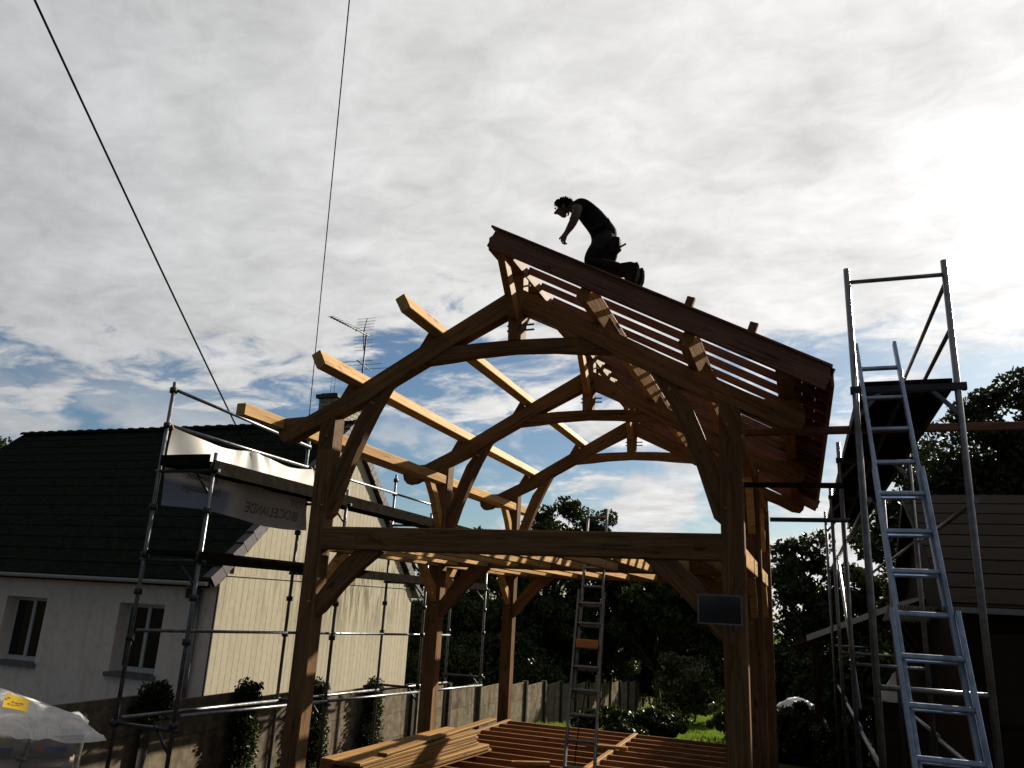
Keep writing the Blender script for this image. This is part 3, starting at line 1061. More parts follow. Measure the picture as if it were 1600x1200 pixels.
# tool belt, pouch and hammer
beam('tool_belt', (-1.715, Yp - 0.15, 3.87), (-1.90, Yp - 0.15, 3.78), 0.02, 0.05, M_leath, PE)
prism_xz('tool_pouch', [(-1.66, 3.66), (-1.60, 3.64), (-1.595, 3.53), (-1.64, 3.49), (-1.70, 3.51), (-1.71, 3.60)], Yp - 0.20, Yp - 0.12, M_leath, PE)
beam('hammer_handle', (-1.65, Yp - 0.17, 3.52), (-1.54, Yp - 0.17, 3.575), 0.018, 0.02, M_purl, PE)
# cord and pencil hanging from the collar
tube('neck_cord', (-2.13, Yp - 0.06, 4.09), (-2.15, Yp - 0.06, 4.0), 0.004, M_black, PE, 6)
tube('cord_tag', (-2.15, Yp - 0.06, 4.0), (-2.15, Yp - 0.06, 3.965), 0.011, M_black, PE, 6)

PE.location += Vector((0.075, -0.27, -0.125))

# ================================================================== LEFT HOUSE
HX = -9.6
HY0, HY1 = 11.38, 18.75
HYM = (HY0 + HY1) / 2
HXL = -20.0
EZ = 0.10
RZ = 3.80
HB = -2.8
HO = empty('house', (-14.8, HYM, HB), 'white rendered house with black tiled roof and cream clad gable at left', 'house')


def wall_openings(name, x0, x1, z0, z1, y, opens, depth, mat, parent):
    xs = sorted({x0, x1, *[o_[0] for o_ in opens], *[o_[1] for o_ in opens]})
    zs = sorted({z0, z1, *[o_[2] for o_ in opens], *[o_[3] for o_ in opens]})
    vs, fs = [], []

    def quad(a, b_, c_, d_):
        i = len(vs)
        vs.extend((a, b_, c_, d_))
        fs.append((i, i + 1, i + 2, i + 3))
    for i in range(len(xs) - 1):
        for j in range(len(zs) - 1):
            cx, cz = (xs[i] + xs[i + 1]) / 2, (zs[j] + zs[j + 1]) / 2
            if any(o_[0] < cx < o_[1] and o_[2] < cz < o_[3] for o_ in opens):
                continue
            quad((xs[i], y, zs[j]), (xs[i + 1], y, zs[j]), (xs[i + 1], y, zs[j + 1]), (xs[i], y, zs[j + 1]))
    for (a, b_, c_, d_) in opens:
        quad((a, y, c_), (a, y + depth, c_), (a, y + depth, d_), (a, y, d_))
        quad((b_, y, c_), (b_, y, d_), (b_, y + depth, d_), (b_, y + depth, c_))
        quad((a, y, d_), (a, y + depth, d_), (b_, y + depth, d_), (b_, y, d_))
        quad((a, y, c_), (b_, y, c_), (b_, y + depth, c_), (a, y + depth, c_))
    return mesh_obj(name, vs, fs, mat, parent)


WINS = [(-11.77, -10.72, -1.565, -0.365), (-14.66, -13.59, -1.565, -0.375), (-17.6, -16.5, -1.565, -0.375)]
wall_openings('front_wall', HXL, HX, HB, EZ + 0.1, HY0, WINS, 0.28, M_rend, HO)
# gable core and back, left walls
prism_yz('gable_wall', [(HY0 + 0.005, HB), (HY1, HB), (HY1, EZ), (HYM, RZ - 0.2), (HY0 + 0.005, EZ)], HX - 0.25, HX - 0.02, M_mort, HO)
prism_yz('gable_wall', [(HY0 + 0.005, HB), (HY1, HB), (HY1, EZ), (HYM, RZ - 0.2), (HY0 + 0.005, EZ)], HXL + 0.002, HXL + 0.2, M_rend, HO)
box('back_wall', HXL + 0.21, HX - 0.26, HY1 - 0.2, HY1, HB, EZ, M_rend, HO)
for (a, b_, c_, d_) in WINS:
    W = box('window', a, b_, HY0 + 0.235, HY0 + 0.275, c_, d_, M_white, HO)
    yw = HY0 + 0.225
    mid = (a + b_) / 2
    for (u0, u1) in ((a + 0.06, mid - 0.035), (mid + 0.035, b_ - 0.06)):
        box('pane', u0, u1, yw + 0.002, yw + 0.02, c_ + 0.10, d_ - 0.07, M_glass, W)
    box('mullion', mid - 0.033, mid + 0.033, yw - 0.03, yw + 0.012, c_ + 0.09, d_ - 0.06, M_white, W)
    box('frame_rail', a + 0.002, b_ - 0.002, yw - 0.014, yw + 0.01, c_ + 0.012, c_ + 0.088, M_white, W)
    box('sill', a - 0.05, b_ + 0.05, HY0 - 0.06, HY0 + 0.22, c_ - 0.07, c_ + 0.008, M_leafs, W)

# roof: two tiled slopes
OH = 0.34
for s in (-1, 1):
    ye = HYM + s * (HYM - HY0 + OH)
    ze = EZ - 0.0
    sl_ = Vector((0, ye - HYM, ze - RZ))
    nrm = Vector((0, -s * -1 * (RZ - ze), 0))
    th = 0.13
    prism_yz('roof_slope', [(HYM, RZ), (ye, ze), (ye, ze - th), (HYM, RZ - th - 0.05)], HXL - 0.15, HX + 0.10, M_tile, HO)
    # courses of tiles: one lipped strip per course
    Ls = sl_.length
    d = sl_.normalized()
    nn_ = Vector((0, -d.z * s, d.y * s))
    nco = 15
    for i in range(nco):
        a = Vector((0, HYM, RZ)) + d * (Ls * i / nco)
        b_ = Vector((0, HYM, RZ)) + d * (Ls * (i + 1) / nco + 0.03)
        q_ = [a + nn_ * 0.004, b_ + nn_ * 0.016, b_ + nn_ * 0.004, a + nn_ * -0.01]
        prism_yz('tile_course', [(v.y, v.z) for v in q_], HXL - 0.15, HX - 0.08, M_tile, HO)
    # verge tiles along the gable edge
    nv = 17
    for i in range(nv):
        a = Vector((0, HYM, RZ)) + d * (Ls * i / nv)
        b_ = Vector((0, HYM, RZ)) + d * (Ls * (i + 1) / nv - 0.012)
        q_ = [a + nn_ * 0.03, b_ + nn_ * 0.055, b_ - nn_ * 0.15, a - nn_ * 0.17]
        prism_yz('verge_tile', [(v.y, v.z) for v in q_], HX - 0.07, HX + 0.115, M_vtile, HO)
# ridge tiles, each lapping the next
nrt = 30
for i in range(nrt):
    x0 = HXL - 0.15 + (HX + 0.12 - HXL + 0.15) * i / nrt
    x1 = HXL - 0.15 + (HX + 0.12 - HXL + 0.15) * (i + 1) / nrt
    vs, fs = [], []
    for xx, r_ in ((x0, 0.13), (x1 - 0.07, 0.115), (x1 - 0.06, 0.145), (x1 + 0.01, 0.145)):
        for k_ in range(7):
            a = math.pi * k_ / 6
            vs.append((xx - x0, r_ * math.cos(a), r_ * math.sin(a) * 0.8))
    for j in range(3):
        for k_ in range(6):
            fs.append((j * 7 + k_, j * 7 + k_ + 1, (j + 1) * 7 + k_ + 1, (j + 1) * 7 + k_))
    fs.append(tuple(range(21, 28)))
    mesh_obj('ridge_tile', vs, fs, M_tile, HO, Matrix.Translation((x0, HYM, RZ - 0.03)))
# gutter, fascia and down pipe
box('fascia', HXL, HX - 0.1, HY0 - 0.30, HY0 - 0.27, EZ - 0.10, EZ + 0.0, M_white, HO)
box('soffit', HXL, HX - 0.1, HY0 - 0.268, HY0 - 0.002, EZ - 0.09, EZ - 0.07, M_white, HO)
gv, gf = [], []
for xx in (HXL, HX + 0.05):
    for k_ in range(9):
        a = math.pi + math.pi * k_ / 8
        gv.append((xx, HY0 - 0.365 + 0.062 * math.cos(a), EZ - 0.03 + 0.07 * math.sin(a)))
for k_ in range(8):
    gf.append((k_, k_ + 1, 9 + k_ + 1, 9 + k_))
gf += [tuple(range(9)), tuple(range(9, 18))]
mesh_obj('gutter', gv, gf, M_white, HO)
tube('down_pipe', (HX - 0.34, HY0 - 0.07, EZ - 0.16), (HX - 0.34, HY0 - 0.07, HB), 0.045, M_zinc, HO)
tube('gutter_outlet', (HX - 0.34, HY0 - 0.36, EZ - 0.09), (HX - 0.34, HY0 - 0.07, EZ - 0.18), 0.045, M_zinc, HO)
box('wall_lamp', HX - 0.62, HX - 0.50, HY0 - 0.10, HY0 - 0.003, -0.22, -0.05, M_dkst, HO)

# vertical cladding boards on the gable, two tiers
bw = 0.158
y = HY0 + 0.01
while y < HY1 - 0.02:
    y2 = min(y + bw - 0.007, HY1 - 0.005)
    zt = lambda q_: (RZ - 0.24) - (RZ - 0.24 - (EZ - 0.05)) * abs(q_ - HYM) / (HYM - HY0)
    prism_yz('cladding_board', [(y, HB + 0.05), (y2, HB + 0.05), (y2, min(0.195, zt(y2))), (y, min(0.195, zt(y)))], HX - 0.018, HX + 0.006, M_clad, HO)
    if zt(y) > 0.30 and zt(y2) > 0.30:
        pts = [(y, 0.235), (y2, 0.235), (y2, zt(y2)), (y, zt(y))]
        if y < HYM < y2:
            pts = [(y, 0.235), (y2, 0.235), (y2, zt(y2)), (HYM, zt(HYM)), (y, zt(y))]
        prism_yz('cladding_board', pts, HX - 0.018, HX + 0.010, M_clad, HO)
    y += bw
box('cladding_strip', HX - 0.017, HX + 0.022, HY0 + 0.15, HY1 - 0.15, 0.197, 0.233, M_clad, HO)
box('corner_trim', HX - 0.017, HX + 0.02, HY0 - 0.012, HY0 + 0.008, HB, EZ - 0.1, M_vtile, HO)

# chimney of pale brick courses
CH = box('chimney', -10.255, -9.815, 14.615, 15.785, 3.0, 4.30, M_mort, HO)
nc = 14
for r_ in range(nc):
    z0 = 3.0 + r_ * 0.093
    yy = 14.60 - (0.11 if r_ % 2 else 0)
    while yy < 15.79:
        a, b_ = max(yy, 14.602), min(yy + 0.21, 15.798)
        if b_ - a > 0.03:
            box('brick', -9.83, -9.80, a, b_, z0 + 0.004, z0 + 0.084, M_brick, CH)
        yy += 0.222
    xx = -10.27 - (0.11 if r_ % 2 else 0)
    while xx < -9.81:
        a, b_ = max(xx, -10.268), min(xx + 0.21, -9.832)
        if b_ - a > 0.03:
            box('brick', a, b_, 14.60, 14.63, z0 + 0.004, z0 + 0.084, M_brick, CH)
        xx += 0.222
box('chimney_cap', -10.33, -9.74, 14.54, 15.86, 4.303, 4.39, M_vtile, CH)
box('chimney_cap', -10.24, -9.83, 14.62, 15.78, 4.392, 4.43, M_vtile, CH)

# television antenna strapped to the chimney
AN = empty('television_antenna', (-9.9, 15.72, 4.43), 'spiky television antenna on the house chimney', 'antenna')
tube('mast', (-9.9, 15.72, 4.431), (-9.9, 15.72, 6.27), 0.022, M_dkst, AN, 8)
bo0, bo1 = Vector((-9.9, 15.85, 6.24)), Vector((-9.92, 14.15, 6.12))
tube('boom', bo0, bo1, 0.018, M_dkst, AN, 8)
for i in range(11):
    p_ = bo0.lerp(bo1, 0.28 + 0.07 * i)
    tube('element', p_ - Vector((0.10, 0, -0.02)), p_ + Vector((0.10, 0, 0.02)), 0.006, M_dkst, AN, 5)
for s in (-1, 1):
    tube('reflector_arm', bo0.lerp(bo1, 0.16), bo0.lerp(bo1, 0.10) + Vector((0, 0, s * 0.42)), 0.014, M_dkst, AN, 6)
    for k_ in range(5):
        c_ = bo0.lerp(bo1, 0.15 - 0.012 * k_) + Vector((0, 0, s * (0.08 + 0.085 * k_)))
        tube('reflector_bar', c_ - Vector((0.27, 0, 0)), c_ + Vector((0.27, 0, 0)), 0.005, M_dkst, AN, 5)
tube('lower_boom', (-9.9, 15.4, 5.47), (-9.9, 16.1, 5.40), 0.013, M_dkst, AN, 6)
for yy, l_ in ((15.42, 0.45), (15.7, 0.55), (16.05, 0.62)):
    tube('element', (-9.9 - l_, yy, 5.44), (-9.9 + l_, yy, 5.44), 0.007, M_dkst, AN, 5)
for dx in (-0.05, 0.05):
    tube('loop_rod', (-10.35 + dx, 15.2, 4.43), (-10.35 + dx, 15.2, 5.2), 0.006, M_dkst, AN, 5)
tube('loop_rod', (-10.40, 15.2, 5.2), (-10.30, 15.2, 5.2), 0.006, M_dkst, AN, 5)
tube('chimney_strap', (-10.1, 15.72, 4.437), (-9.78, 15.72, 4.437), 0.012, M_dkst, AN, 6)


# overhead cables
def cable(name, p0, p1, sag, r_, label, seg=22):
    p0, p1 = Vector(p0), Vector(p1)
    vs, fs = [], []
    d = (p1 - p0).normalized()
    s_ = d.cross(Vector((0, 0, 1))).normalized()
    u_ = s_.cross(d)
    for i in range(seg + 1):
        t_ = i / seg
        c_ = p0.lerp(p1, t_) - Vector((0, 0, sag * 4 * t_ * (1 - t_)))
        for k_ in range(6):
            a = math.pi * 2 * k_ / 6
            vs.append(c_ + s_ * r_ * math.cos(a) + u_ * r_ * math.sin(a))
    for i in range(seg):
        for k_ in range(6):
            fs.append((i * 6 + k_, i * 6 + (k_ + 1) % 6, (i + 1) * 6 + (k_ + 1) % 6, (i + 1) * 6 + k_))
    o = mesh_obj(name, vs, fs, M_black, None, None, True)
    tag(o, label, 'cable')
    return o


A_, B_ = Vector((-11.30, 13.5, 2.95)), Vector((-8.925, 5.545, 7.2))
cable('power_cable', A_ + Vector((0.1, 0.1, -0.1)), A_ + (B_ - A_) * 2.2, 0.18, 0.017, 'thick black cable slanting down from upper left to the house roof')
A_, B_ = Vector((-9.98, 13.9, 3.60)), Vector((-5.218, 7.004, 7.5))
cable('power_cable', A_, A_ + (B_ - A_) * 1.7, 0.03, 0.0085, 'thin black cable dropping almost straight from the top of the picture')

# ================================================================== CONCRETE PLATE WALL
CW = empty('concrete_wall', (-8.45, 24, gz(24)), 'long wall of stacked concrete plates between slotted posts along the boundary', 'wall')
wz = lambda y: -0.98 - 0.0605 * y if y < 24 else -2.43 - 0.068 * (y - 24)
IVY_Y = []
for i in range(30):
    y0 = 2.88 + 2 * i
    y1 = y0 + 2
    top = wz((y0 + y1) / 2)
    bot = gz(y0, -8.45) - 0.25
    box('wall_post', -8.52, -8.35, y0 - 0.07, y0 + 0.07, bot, wz(y0) + 0.10, M_cpost, CW)
    nz = 4
    hh = (top - bot) / nz
    hh = 0.5
    z = top
    while z > bot:
        box('concrete_plate', -8.475, -8.425, y0 + 0.062, y1 - 0.062, max(z - hh + 0.008, bot - 0.1), z, M_conc, CW)
        z -= hh

# ================================================================== SCAFFOLDS
rs = random.Random(9)


def rosette(p, parent, r_=0.048):
    tube('coupler', (p[0], p[1], p[2] - 0.035), (p[0], p[1], p[2] + 0.035), r_, M_dkst, parent, 8)


SA, SB = -7.41, -6.58
SY = (7.4, 10.4, 13.4, 16.4)
SC = empty('scaffold', ((SA + SB) / 2, 11.9, gz(11.9)), 'long steel tube scaffold with two plank decks in front of the cream gable', 'scaffold')
topA = (2.49, 2.36, 2.30, 2.14)
for i, y in enumerate(SY):
    for X, tp_ in ((SA, topA[i]), (SB, 1.56)):
        g = gz(y, X)
        tube('upright', (X, y, g + 0.05), (X, y, tp_), 0.0245, M_galv, SC)
        box('base_plate', X - 0.075, X + 0.075, y - 0.075, y + 0.075, g - 0.02, g + 0.05, M_dkst, SC)
        for z in ((-0.62, -0.10, -1.55, 0.33, 0.9) if X == SA else (-0.62, -0.14, -1.5, 0.30, 0.86, 1.36)):
            rosette((X, y, z - 0.02 * i), SC)
        if X == SA:
            rosette((X, y, topA[i] - 0.11), SC)
            rosette((X, y, 1.92), SC)
    for z in (1.34, 0.27, -1.55):
        tube('transom', (SA - 0.06, y, z - 0.012 * i), (SB + 0.09, y, z - 0.012 * i), 0.022, M_dkst, SC)
    for z in (1.34, 0.27, -1.5):
        tube('gusset', (SB, y, z - 0.30), (SB - 0.26, y, z - 0.02), 0.016, M_dkst, SC, 8)
for i in range(3):
    y0, y1 = SY[i], SY[i + 1]
    for (X, za, zb) in ((SA, topA[i] - 0.11, topA[i + 1] - 0.11), (SA, 1.92, 1.92), (SA, -0.54 - 0.077 * i, -0.54 - 0.077 * (i + 1)),
                        (SA, -1.49 - 0.087 * i, -1.49 - 0.087 * (i + 1)), (SB, -1.40 - 0.115 * i, -1.40 - 0.115 * (i + 1))):
        if i and za > 2.0:
            continue
        tube('ledger', (X + 0.045, y0 + 0.02, za), (X + 0.045, y1 - 0.02, zb), 0.0215, M_galv, SC)
    for (zz, nb) in ((1.40, 2), (0.34, 2)):
        for k_ in range(nb):
            xa = SA + 0.04 + k_ * 0.385
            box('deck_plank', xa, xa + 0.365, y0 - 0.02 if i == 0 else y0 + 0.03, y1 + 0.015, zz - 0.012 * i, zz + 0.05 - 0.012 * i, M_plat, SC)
    box('toe_board', SB + 0.03, SB + 0.055, y0 - 0.06, y1 + 0.02 * (i == 2) - 0.065, 1.30, 1.46, M_plat, SC)
    if i == 0:
        box('toe_board', SA + 0.06, SB - 0.03, y0 - 0.075, y0 - 0.05, 1.40, 1.53, M_plat, SC)
    box('deck_edge', SB + 0.028, SB + 0.05, y0 - 0.06, y1 - 0.065, 0.25 - 0.012 * i, 0.385 - 0.012 * i, M_plat, SC)

# banner tied to the outer row, draped between ties, seen from its back
BA = empty('banner', (SA + 0.07, 7.42, 1.92), 'grungy white tarp banner with mirrored lettering tied to the left scaffold', 'banner')
ny, nz_ = 48, 22
bv, bf = [], []
ties = (0.0, 1.55, 3.05)


def ban(u, v):
    """u along Y (0..3.05), v 0 top .. 1 bottom"""
    k0 = 0 if u < 1.55 else 1
    t_ = (u - ties[k0]) / (ties[k0 + 1] - ties[k0])
    dip = 0.07 * 4 * t_ * (1 - t_)
    zt_ = 1.90 - dip
    zb_ = 0.92 + 0.04 * math.sin(u * 2.1)
    z = zt_ + (zb_ - zt_) * v
    fold = 0.05 * math.sin(8.5 * (u - 1.55) * (0.5 + v * 0.4) + 2 * v) * (1 - 0.65 * v)
    near = math.exp(-((u - 1.55) / 0.35) ** 2) * (1 - v) * 0.02 * math.sin(9 * (u - 1.55) / (0.35 + v))
    bel = 0.05 * math.sin(math.pi * v) * math.sin(math.pi * u / 3.05)
    return (SA + 0.09 + fold + near + bel, 7.42 + u, z)


for j in range(nz_ + 1):
    for i in range(ny + 1):
        p_ = ban(3.05 * i / ny, j / nz_)
        bv.append((p_[0] - SA - 0.07, p_[1] - 7.42, p_[2] - 1.92))
for j in range(nz_):
    for i in range(ny):
        bf.append((j * (ny + 1) + i, j * (ny + 1) + i + 1, (j + 1) * (ny + 1) + i + 1, (j + 1) * (ny + 1) + i))
mesh_obj('tarp', bv, bf, M_tarp, BA, Matrix.Translation((SA + 0.07, 7.42, 1.92)), True)
for u in ties:
    tube('tie', (SA + 0.05, 7.42 + u, 1.94), (SA + 0.09, 7.42 + u, 1.87), 0.008, M_oran, BA, 6)


def banner_text(txt, y_start, z, size, mat):
    """letters run from y_start towards the camera: mirrored when seen from this side"""
    cu = bpy.data.curves.new('lettering', 'FONT')
    cu.body = txt
    cu.size = size
    tmp = bpy.data.objects.new('tmp', cu)
    COL.objects.link(tmp)
    dg = bpy.context.evaluated_depsgraph_get()
    me = bpy.data.meshes.new_from_object(tmp.evaluated_get(dg))
    bpy.data.objects.remove(tmp)
    bm_ = bmesh.new()
    bm_.from_mesh(me)
    bmesh.ops.triangulate(bm_, faces=bm_.faces)
    bmesh.ops.subdivide_edges(bm_, edges=[e_ for e_ in bm_.edges if e_.calc_length() > size * 0.25], cuts=2)
    for v_ in bm_.verts:
        yy = y_start - v_.co.x
        zz = z + v_.co.y
        u = min(max(yy - 7.42, 0.0), 3.05)
        # find v for this height
        zt_ = ban(u, 0)[2]
        zb_ = ban(u, 1)[2]
        v = min(max((zz - zt_) / (zb_ - zt_), 0), 1)
        v_.co = Vector((ban(u, v)[0] + 0.012, yy, zz))
    bm_.to_mesh(me)
    bm_.free()
    me.name = 'lettering'
    me.materials.clear()
    me.materials.append(mat)
    o_ = link_mesh('lettering', me, BA)
    o_['kind'] = 'stuff'


banner_text('BROCELIANDE', 10.22, 1.03, 0.20, M_ink)
banner_text('TOIT', 10.30, 1.22, 0.17, M_ink)
banner_text('Demoussage -', 8.40, 1.16, 0.135, M_ink)
banner_text('Renovation', 8.30, 1.31, 0.12, M_ink)

# right scaffold tower
TA, TB = 0.47, 1.18
TY = (6.4, 9.4, 12.4, 15.4)
ST = empty('scaffold', ((TA + TB) / 2, 9, gz(9)), 'tall steel scaffold tower with high deck beside the rafters at right', 'scaffold')
for i, y in enumerate(TY):
    g = gz(y)
    for X in (TA, TB):
        tp_ = (2.78, 2.78, 1.95, 1.9)[i]
        if X == TA and i == 1:
            tp_ = 1.95
        tube('upright', (X, y, g + 0.05), (X, y, tp_), 0.0245, M_galv, ST)
        box('base_plate', X - 0.075, X + 0.075, y - 0.075, y + 0.075, g - 0.02, g + 0.05, M_dkst, ST)
    beam('transom', (TA - 0.035, y, 1.74), (TB + 0.06, y, 1.74), 0.05, 0.06, M_dkst, ST)
    for s, X in ((1, TA), (-1, TB)):
        beam('gusset', (X, y, 1.52), (X + s * 0.17, y, 1.715), 0.02, 0.035, M_galv, ST)
    tube('transom', (TA, y, -0.45), (TB, y, -0.45), 0.02, M_galv, ST)
tube('guard_rail', (TA, 6.4, 2.66), (TB, 6.4, 2.66), 0.017, M_galv, ST)
for z in (2.60, 2.21):
    tube('guard_rail', (TB, 6.4, z), (TB, 9.4, z), 0.017, M_galv, ST)
for i in range(3):
    y0, y1 = TY[i], TY[i + 1]
    for k_ in range(2):
        xa = TA + 0.03 + k_ * 0.328
        # perforated steel deck: strips with rows of holes left open
        ya_, yb_ = y0 - 0.03 + 0.09 * (i > 0), y1 + 0.025
        pv, pf = [], []

        def slab(xa_, xb_, yc_, yd_):
            b0 = len(pv)
            for z_ in (1.775, 1.80):
                pv.extend([(xa_, yc_, z_), (xb_, yc_, z_), (xb_, yd_, z_), (xa_, yd_, z_)])
            pf.extend([(b0, b0 + 3, b0 + 2, b0 + 1), (b0 + 4, b0 + 5, b0 + 6, b0 + 7), (b0, b0 + 1, b0 + 5, b0 + 4), (b0 + 1, b0 + 2, b0 + 6, b0 + 5),
                       (b0 + 2, b0 + 3, b0 + 7, b0 + 6), (b0 + 3, b0, b0 + 4, b0 + 7)])
        # solid strips with bands of holes between them
        npx = 6
        nby = 9
        stp = (yb_ - ya_) / nby
        for q_ in range(nby):
            slab(xa, xa + 0.318, ya_ + q_ * stp, ya_ + (q_ + 1) * stp - 0.02)
            for r_ in range(npx):
                xh = xa + 0.318 * r_ / npx
                slab(xh, xh + 0.318 / npx - 0.014, ya_ + (q_ + 1) * stp - 0.02, ya_ + (q_ + 1) * stp)
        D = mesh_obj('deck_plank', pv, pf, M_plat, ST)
        for sgn in (0, 1):
            xs_ = xa + (0.0 if sgn == 0 else 0.312)
            box('deck_flange', xs_, xs_ + 0.006, y0 - 0.02 + 0.09 * (i > 0), y1 + 0.02, 1.72, 1.774, M_dkst, ST)
    for X in (TA, TB):
        for z in (0.88, -1.08):
            tube('ledger', (X + 0.04, y0, z), (X + 0.04, y1, z - 0.03), 0.0215, M_galv, ST)
tube('diagonal_brace', (TA + 0.045, 9.45, -0.9), (TA + 0.045, 12.3, 0.8), 0.02, M_galv, ST)

# bars lying across from the frame to the tower
o = beam('timber_rail', (-0.47, 8.02, 1.785), (2.6, 8.02, 1.785), 0.05, 0.075, M_raft)
tag(o, 'long brown wooden rail running level behind the scaffold tower', 'rail')
o = beam('timber_rail', (-0.85, 7.95, 1.243), (0.42, 8.05, 1.243), 0.05, 0.05, M_brown)
tag(o, 'short dark bar crossing behind right front post below the rafters', 'rail')
o = tube('steel_rail', (-0.26, 8.0, 0.905), (0.45, 8.0, 0.905), 0.022, M_dkst)
tag(o, 'thin dark tube joining right posts to tower, below the eaves corner', 'rail')

# ================================================================== WRAPPED PALLET
WP = empty('wrapped_pallet', (-5.6, 4.37, gz(4.37)), 'pallet of packages under clear plastic sheet with yellow label at bottom left', 'pallet')
px0, px1, py0, py1 = -6.245, -4.955, 3.87, 4.87
g = gz(4.37)
for k_ in range(3):
    box('pallet_runner', px0, px1, py0 + 0.02 + 0.43 * k_, py0 + 0.12 + 0.43 * k_, g - 0.03, g + 0.09, M_plank, WP)
for k_ in range(7):
    xx = px0 + k_ * 0.195
    box('pallet_board', xx, xx + 0.12, py0, py1, g + 0.093, g + 0.115, M_plank, WP)
rk = random.Random(8)
lh = 0.131
nl = 6
for l_ in range(nl):
    for r_ in range(3):
        for q_ in range(4):
            if q_ % 4 not in (0, 3) and r_ == 1:
                continue
            jx, jy = rk.uniform(-0.015, 0.015), rk.uniform(-0.015, 0.015)
            xa = px0 + 0.01 + q_ * 0.32 + jx
            ya = py0 + 0.01 + r_ * 0.333 + jy
            z0 = g + 0.12 + l_ * lh
            bm_ = bmesh.new()
            bmesh.ops.create_cube(bm_, size=1.0)
            bmesh.ops.scale(bm_, vec=(0.305, 0.315, lh - 0.008), verts=bm_.verts)
            bmesh.ops.bevel(bm_, geom=list(bm_.edges), offset=0.025, segments=2, affect='EDGES')
            me = bpy.data.meshes.new('package')
            bm_.to_mesh(me)
            bm_.free()
            me.materials.append(M_pack)
            me.polygons.foreach_set('use_smooth', [True] * len(me.polygons))
            P_ = link_mesh('package', me, WP, Matrix.Translation((xa + 0.155, ya + 0.16, z0 + lh / 2)))
            if r_ == 0:
                box('print_band', xa + 0.10, xa + 0.24, ya - 0.0005, ya + 0.004, z0 + 0.045, z0 + 0.075, M_blue, P_)
                box('print_band', xa + 0.055, xa + 0.09, ya - 0.0005, ya + 0.004, z0 + 0.045, z0 + 0.085, M_red, P_)
ztop = g + 0.12 + nl * lh
# stretch film round the sides
fv, ff = [], []
nseg = 60
for j in range(9):
    z = g + 0.12 + (ztop + 0.02 - g - 0.12) * j / 8
    for i in range(nseg):
        t_ = i / nseg * 4
        sd_ = int(t_)
        f_ = t_ - sd_
        cs = [(px0 - 0.02, py0 - 0.02), (px1 + 0.02, py0 - 0.02), (px1 + 0.02, py1 + 0.02), (px0 - 0.02, py1 + 0.02)]
        a, b_ = cs[sd_], cs[(sd_ + 1) % 4]
        x_, y_ = a[0] + (b_[0] - a[0]) * f_, a[1] + (b_[1] - a[1]) * f_
        w_ = 0.012 * math.sin(i * 1.7 + j * 1.1) + 0.01 * math.sin(i * 0.6 - j * 2.3)
        cxx, cyy = (px0 + px1) / 2, (py0 + py1) / 2
        k_ = 1 + w_
        fv.append((cxx + (x_ - cxx) * k_, cyy + (y_ - cyy) * k_, z))
for j in range(8):
    for i in range(nseg):
        ff.append((j * nseg + i, j * nseg + (i + 1) % nseg, (j + 1) * nseg + (i + 1) % nseg, (j + 1) * nseg + i))
mesh_obj('side_film', fv, ff, M_wrap, WP, None, True)
# cover sheet pulled up into a peak
tv, tf_ = [], []
nu, nvv = 48, 60
pk = Vector((px1 - 0.56, py0 + 0.13, ztop + 0.26))


def cover_pt(u, v):
    x_ = px0 - 0.04 + (px1 - px0 + 0.08) * u
    y_ = py0 - 0.035 + (py1 - py0 + 0.07) * v
    dx_, dy_ = (x_ - pk.x) / 0.66, (y_ - pk.y) / (0.8 if y_ > pk.y else 0.24)
    r_ = math.sqrt(dx_ * dx_ + dy_ * dy_)
    z = ztop + 0.025 + 0.29 * max(0, 1 - r_) ** 1.05
    an_ = math.atan2(dy_, dx_)
    z += (0.013 * math.sin(14 * an_ + 2) + 0.010 * abs(math.sin(9 * an_ + 3 * r_)) + 0.006 * math.sin(31 * an_ + 5 * r_)) * min(1, r_ * 1.5)
    edge = min(u, 1 - u, v, 1 - v)
    if edge < 0.06:
        z -= (0.06 - edge) * 1.4
    # right front corner twisted out into a tail
    tl = max(0.0, (u - 0.8) / 0.2) * max(0.0, (0.35 - v) / 0.35)
    x_ += 0.13 * tl * tl
    z += 0.05 * tl
    return (x_, y_, z)


for j in range(nvv + 1):
    for i in range(nu + 1):
        tv.append(cover_pt(i / nu, j / nvv))
for j in range(nvv):
    for i in range(nu):
        tf_.append((j * (nu + 1) + i, j * (nu + 1) + i + 1, (j + 1) * (nu + 1) + i + 1, (j + 1) * (nu + 1) + i))
mesh_obj('cover_film', tv, tf_, M_film, WP, None, True)
# yellow label taped on the slope facing the camera
u0, u1, v0, v1 = 0.60, 0.71, 0.055, 0.125
lp = [Vector(cover_pt(a, b_)) + Vector((0, -0.012, 0.014)) for a, b_ in ((u0, v0), (u1, v0), (u1, v1), (u0, v1))]
LB = mesh_obj('yellow_label', lp, [(0, 1, 2, 3)], M_yell, WP)
for (f0, f1, h0) in ((0.30, 0.42, 0.40), (0.46, 0.60, 0.38), (0.62, 0.80, 0.42), (0.10, 0.24, 0.62)):
    q_ = []
    for (fu, fv_) in ((f0, h0), (f1, h0), (f1, h0 + 0.10), (f0, h0 + 0.10)):
        q_.append(lp[0] * (1 - fu) * (1 - fv_) + lp[1] * fu * (1 - fv_) + lp[2] * fu * fv_ + lp[3] * (1 - fu) * fv_ + Vector((0, -0.002, 0.003)))
    mesh_obj('handwriting', q_, [(0, 1, 2, 3)], M_ink, LB)

WP.rotation_euler = (0, 0, rad(46.8))

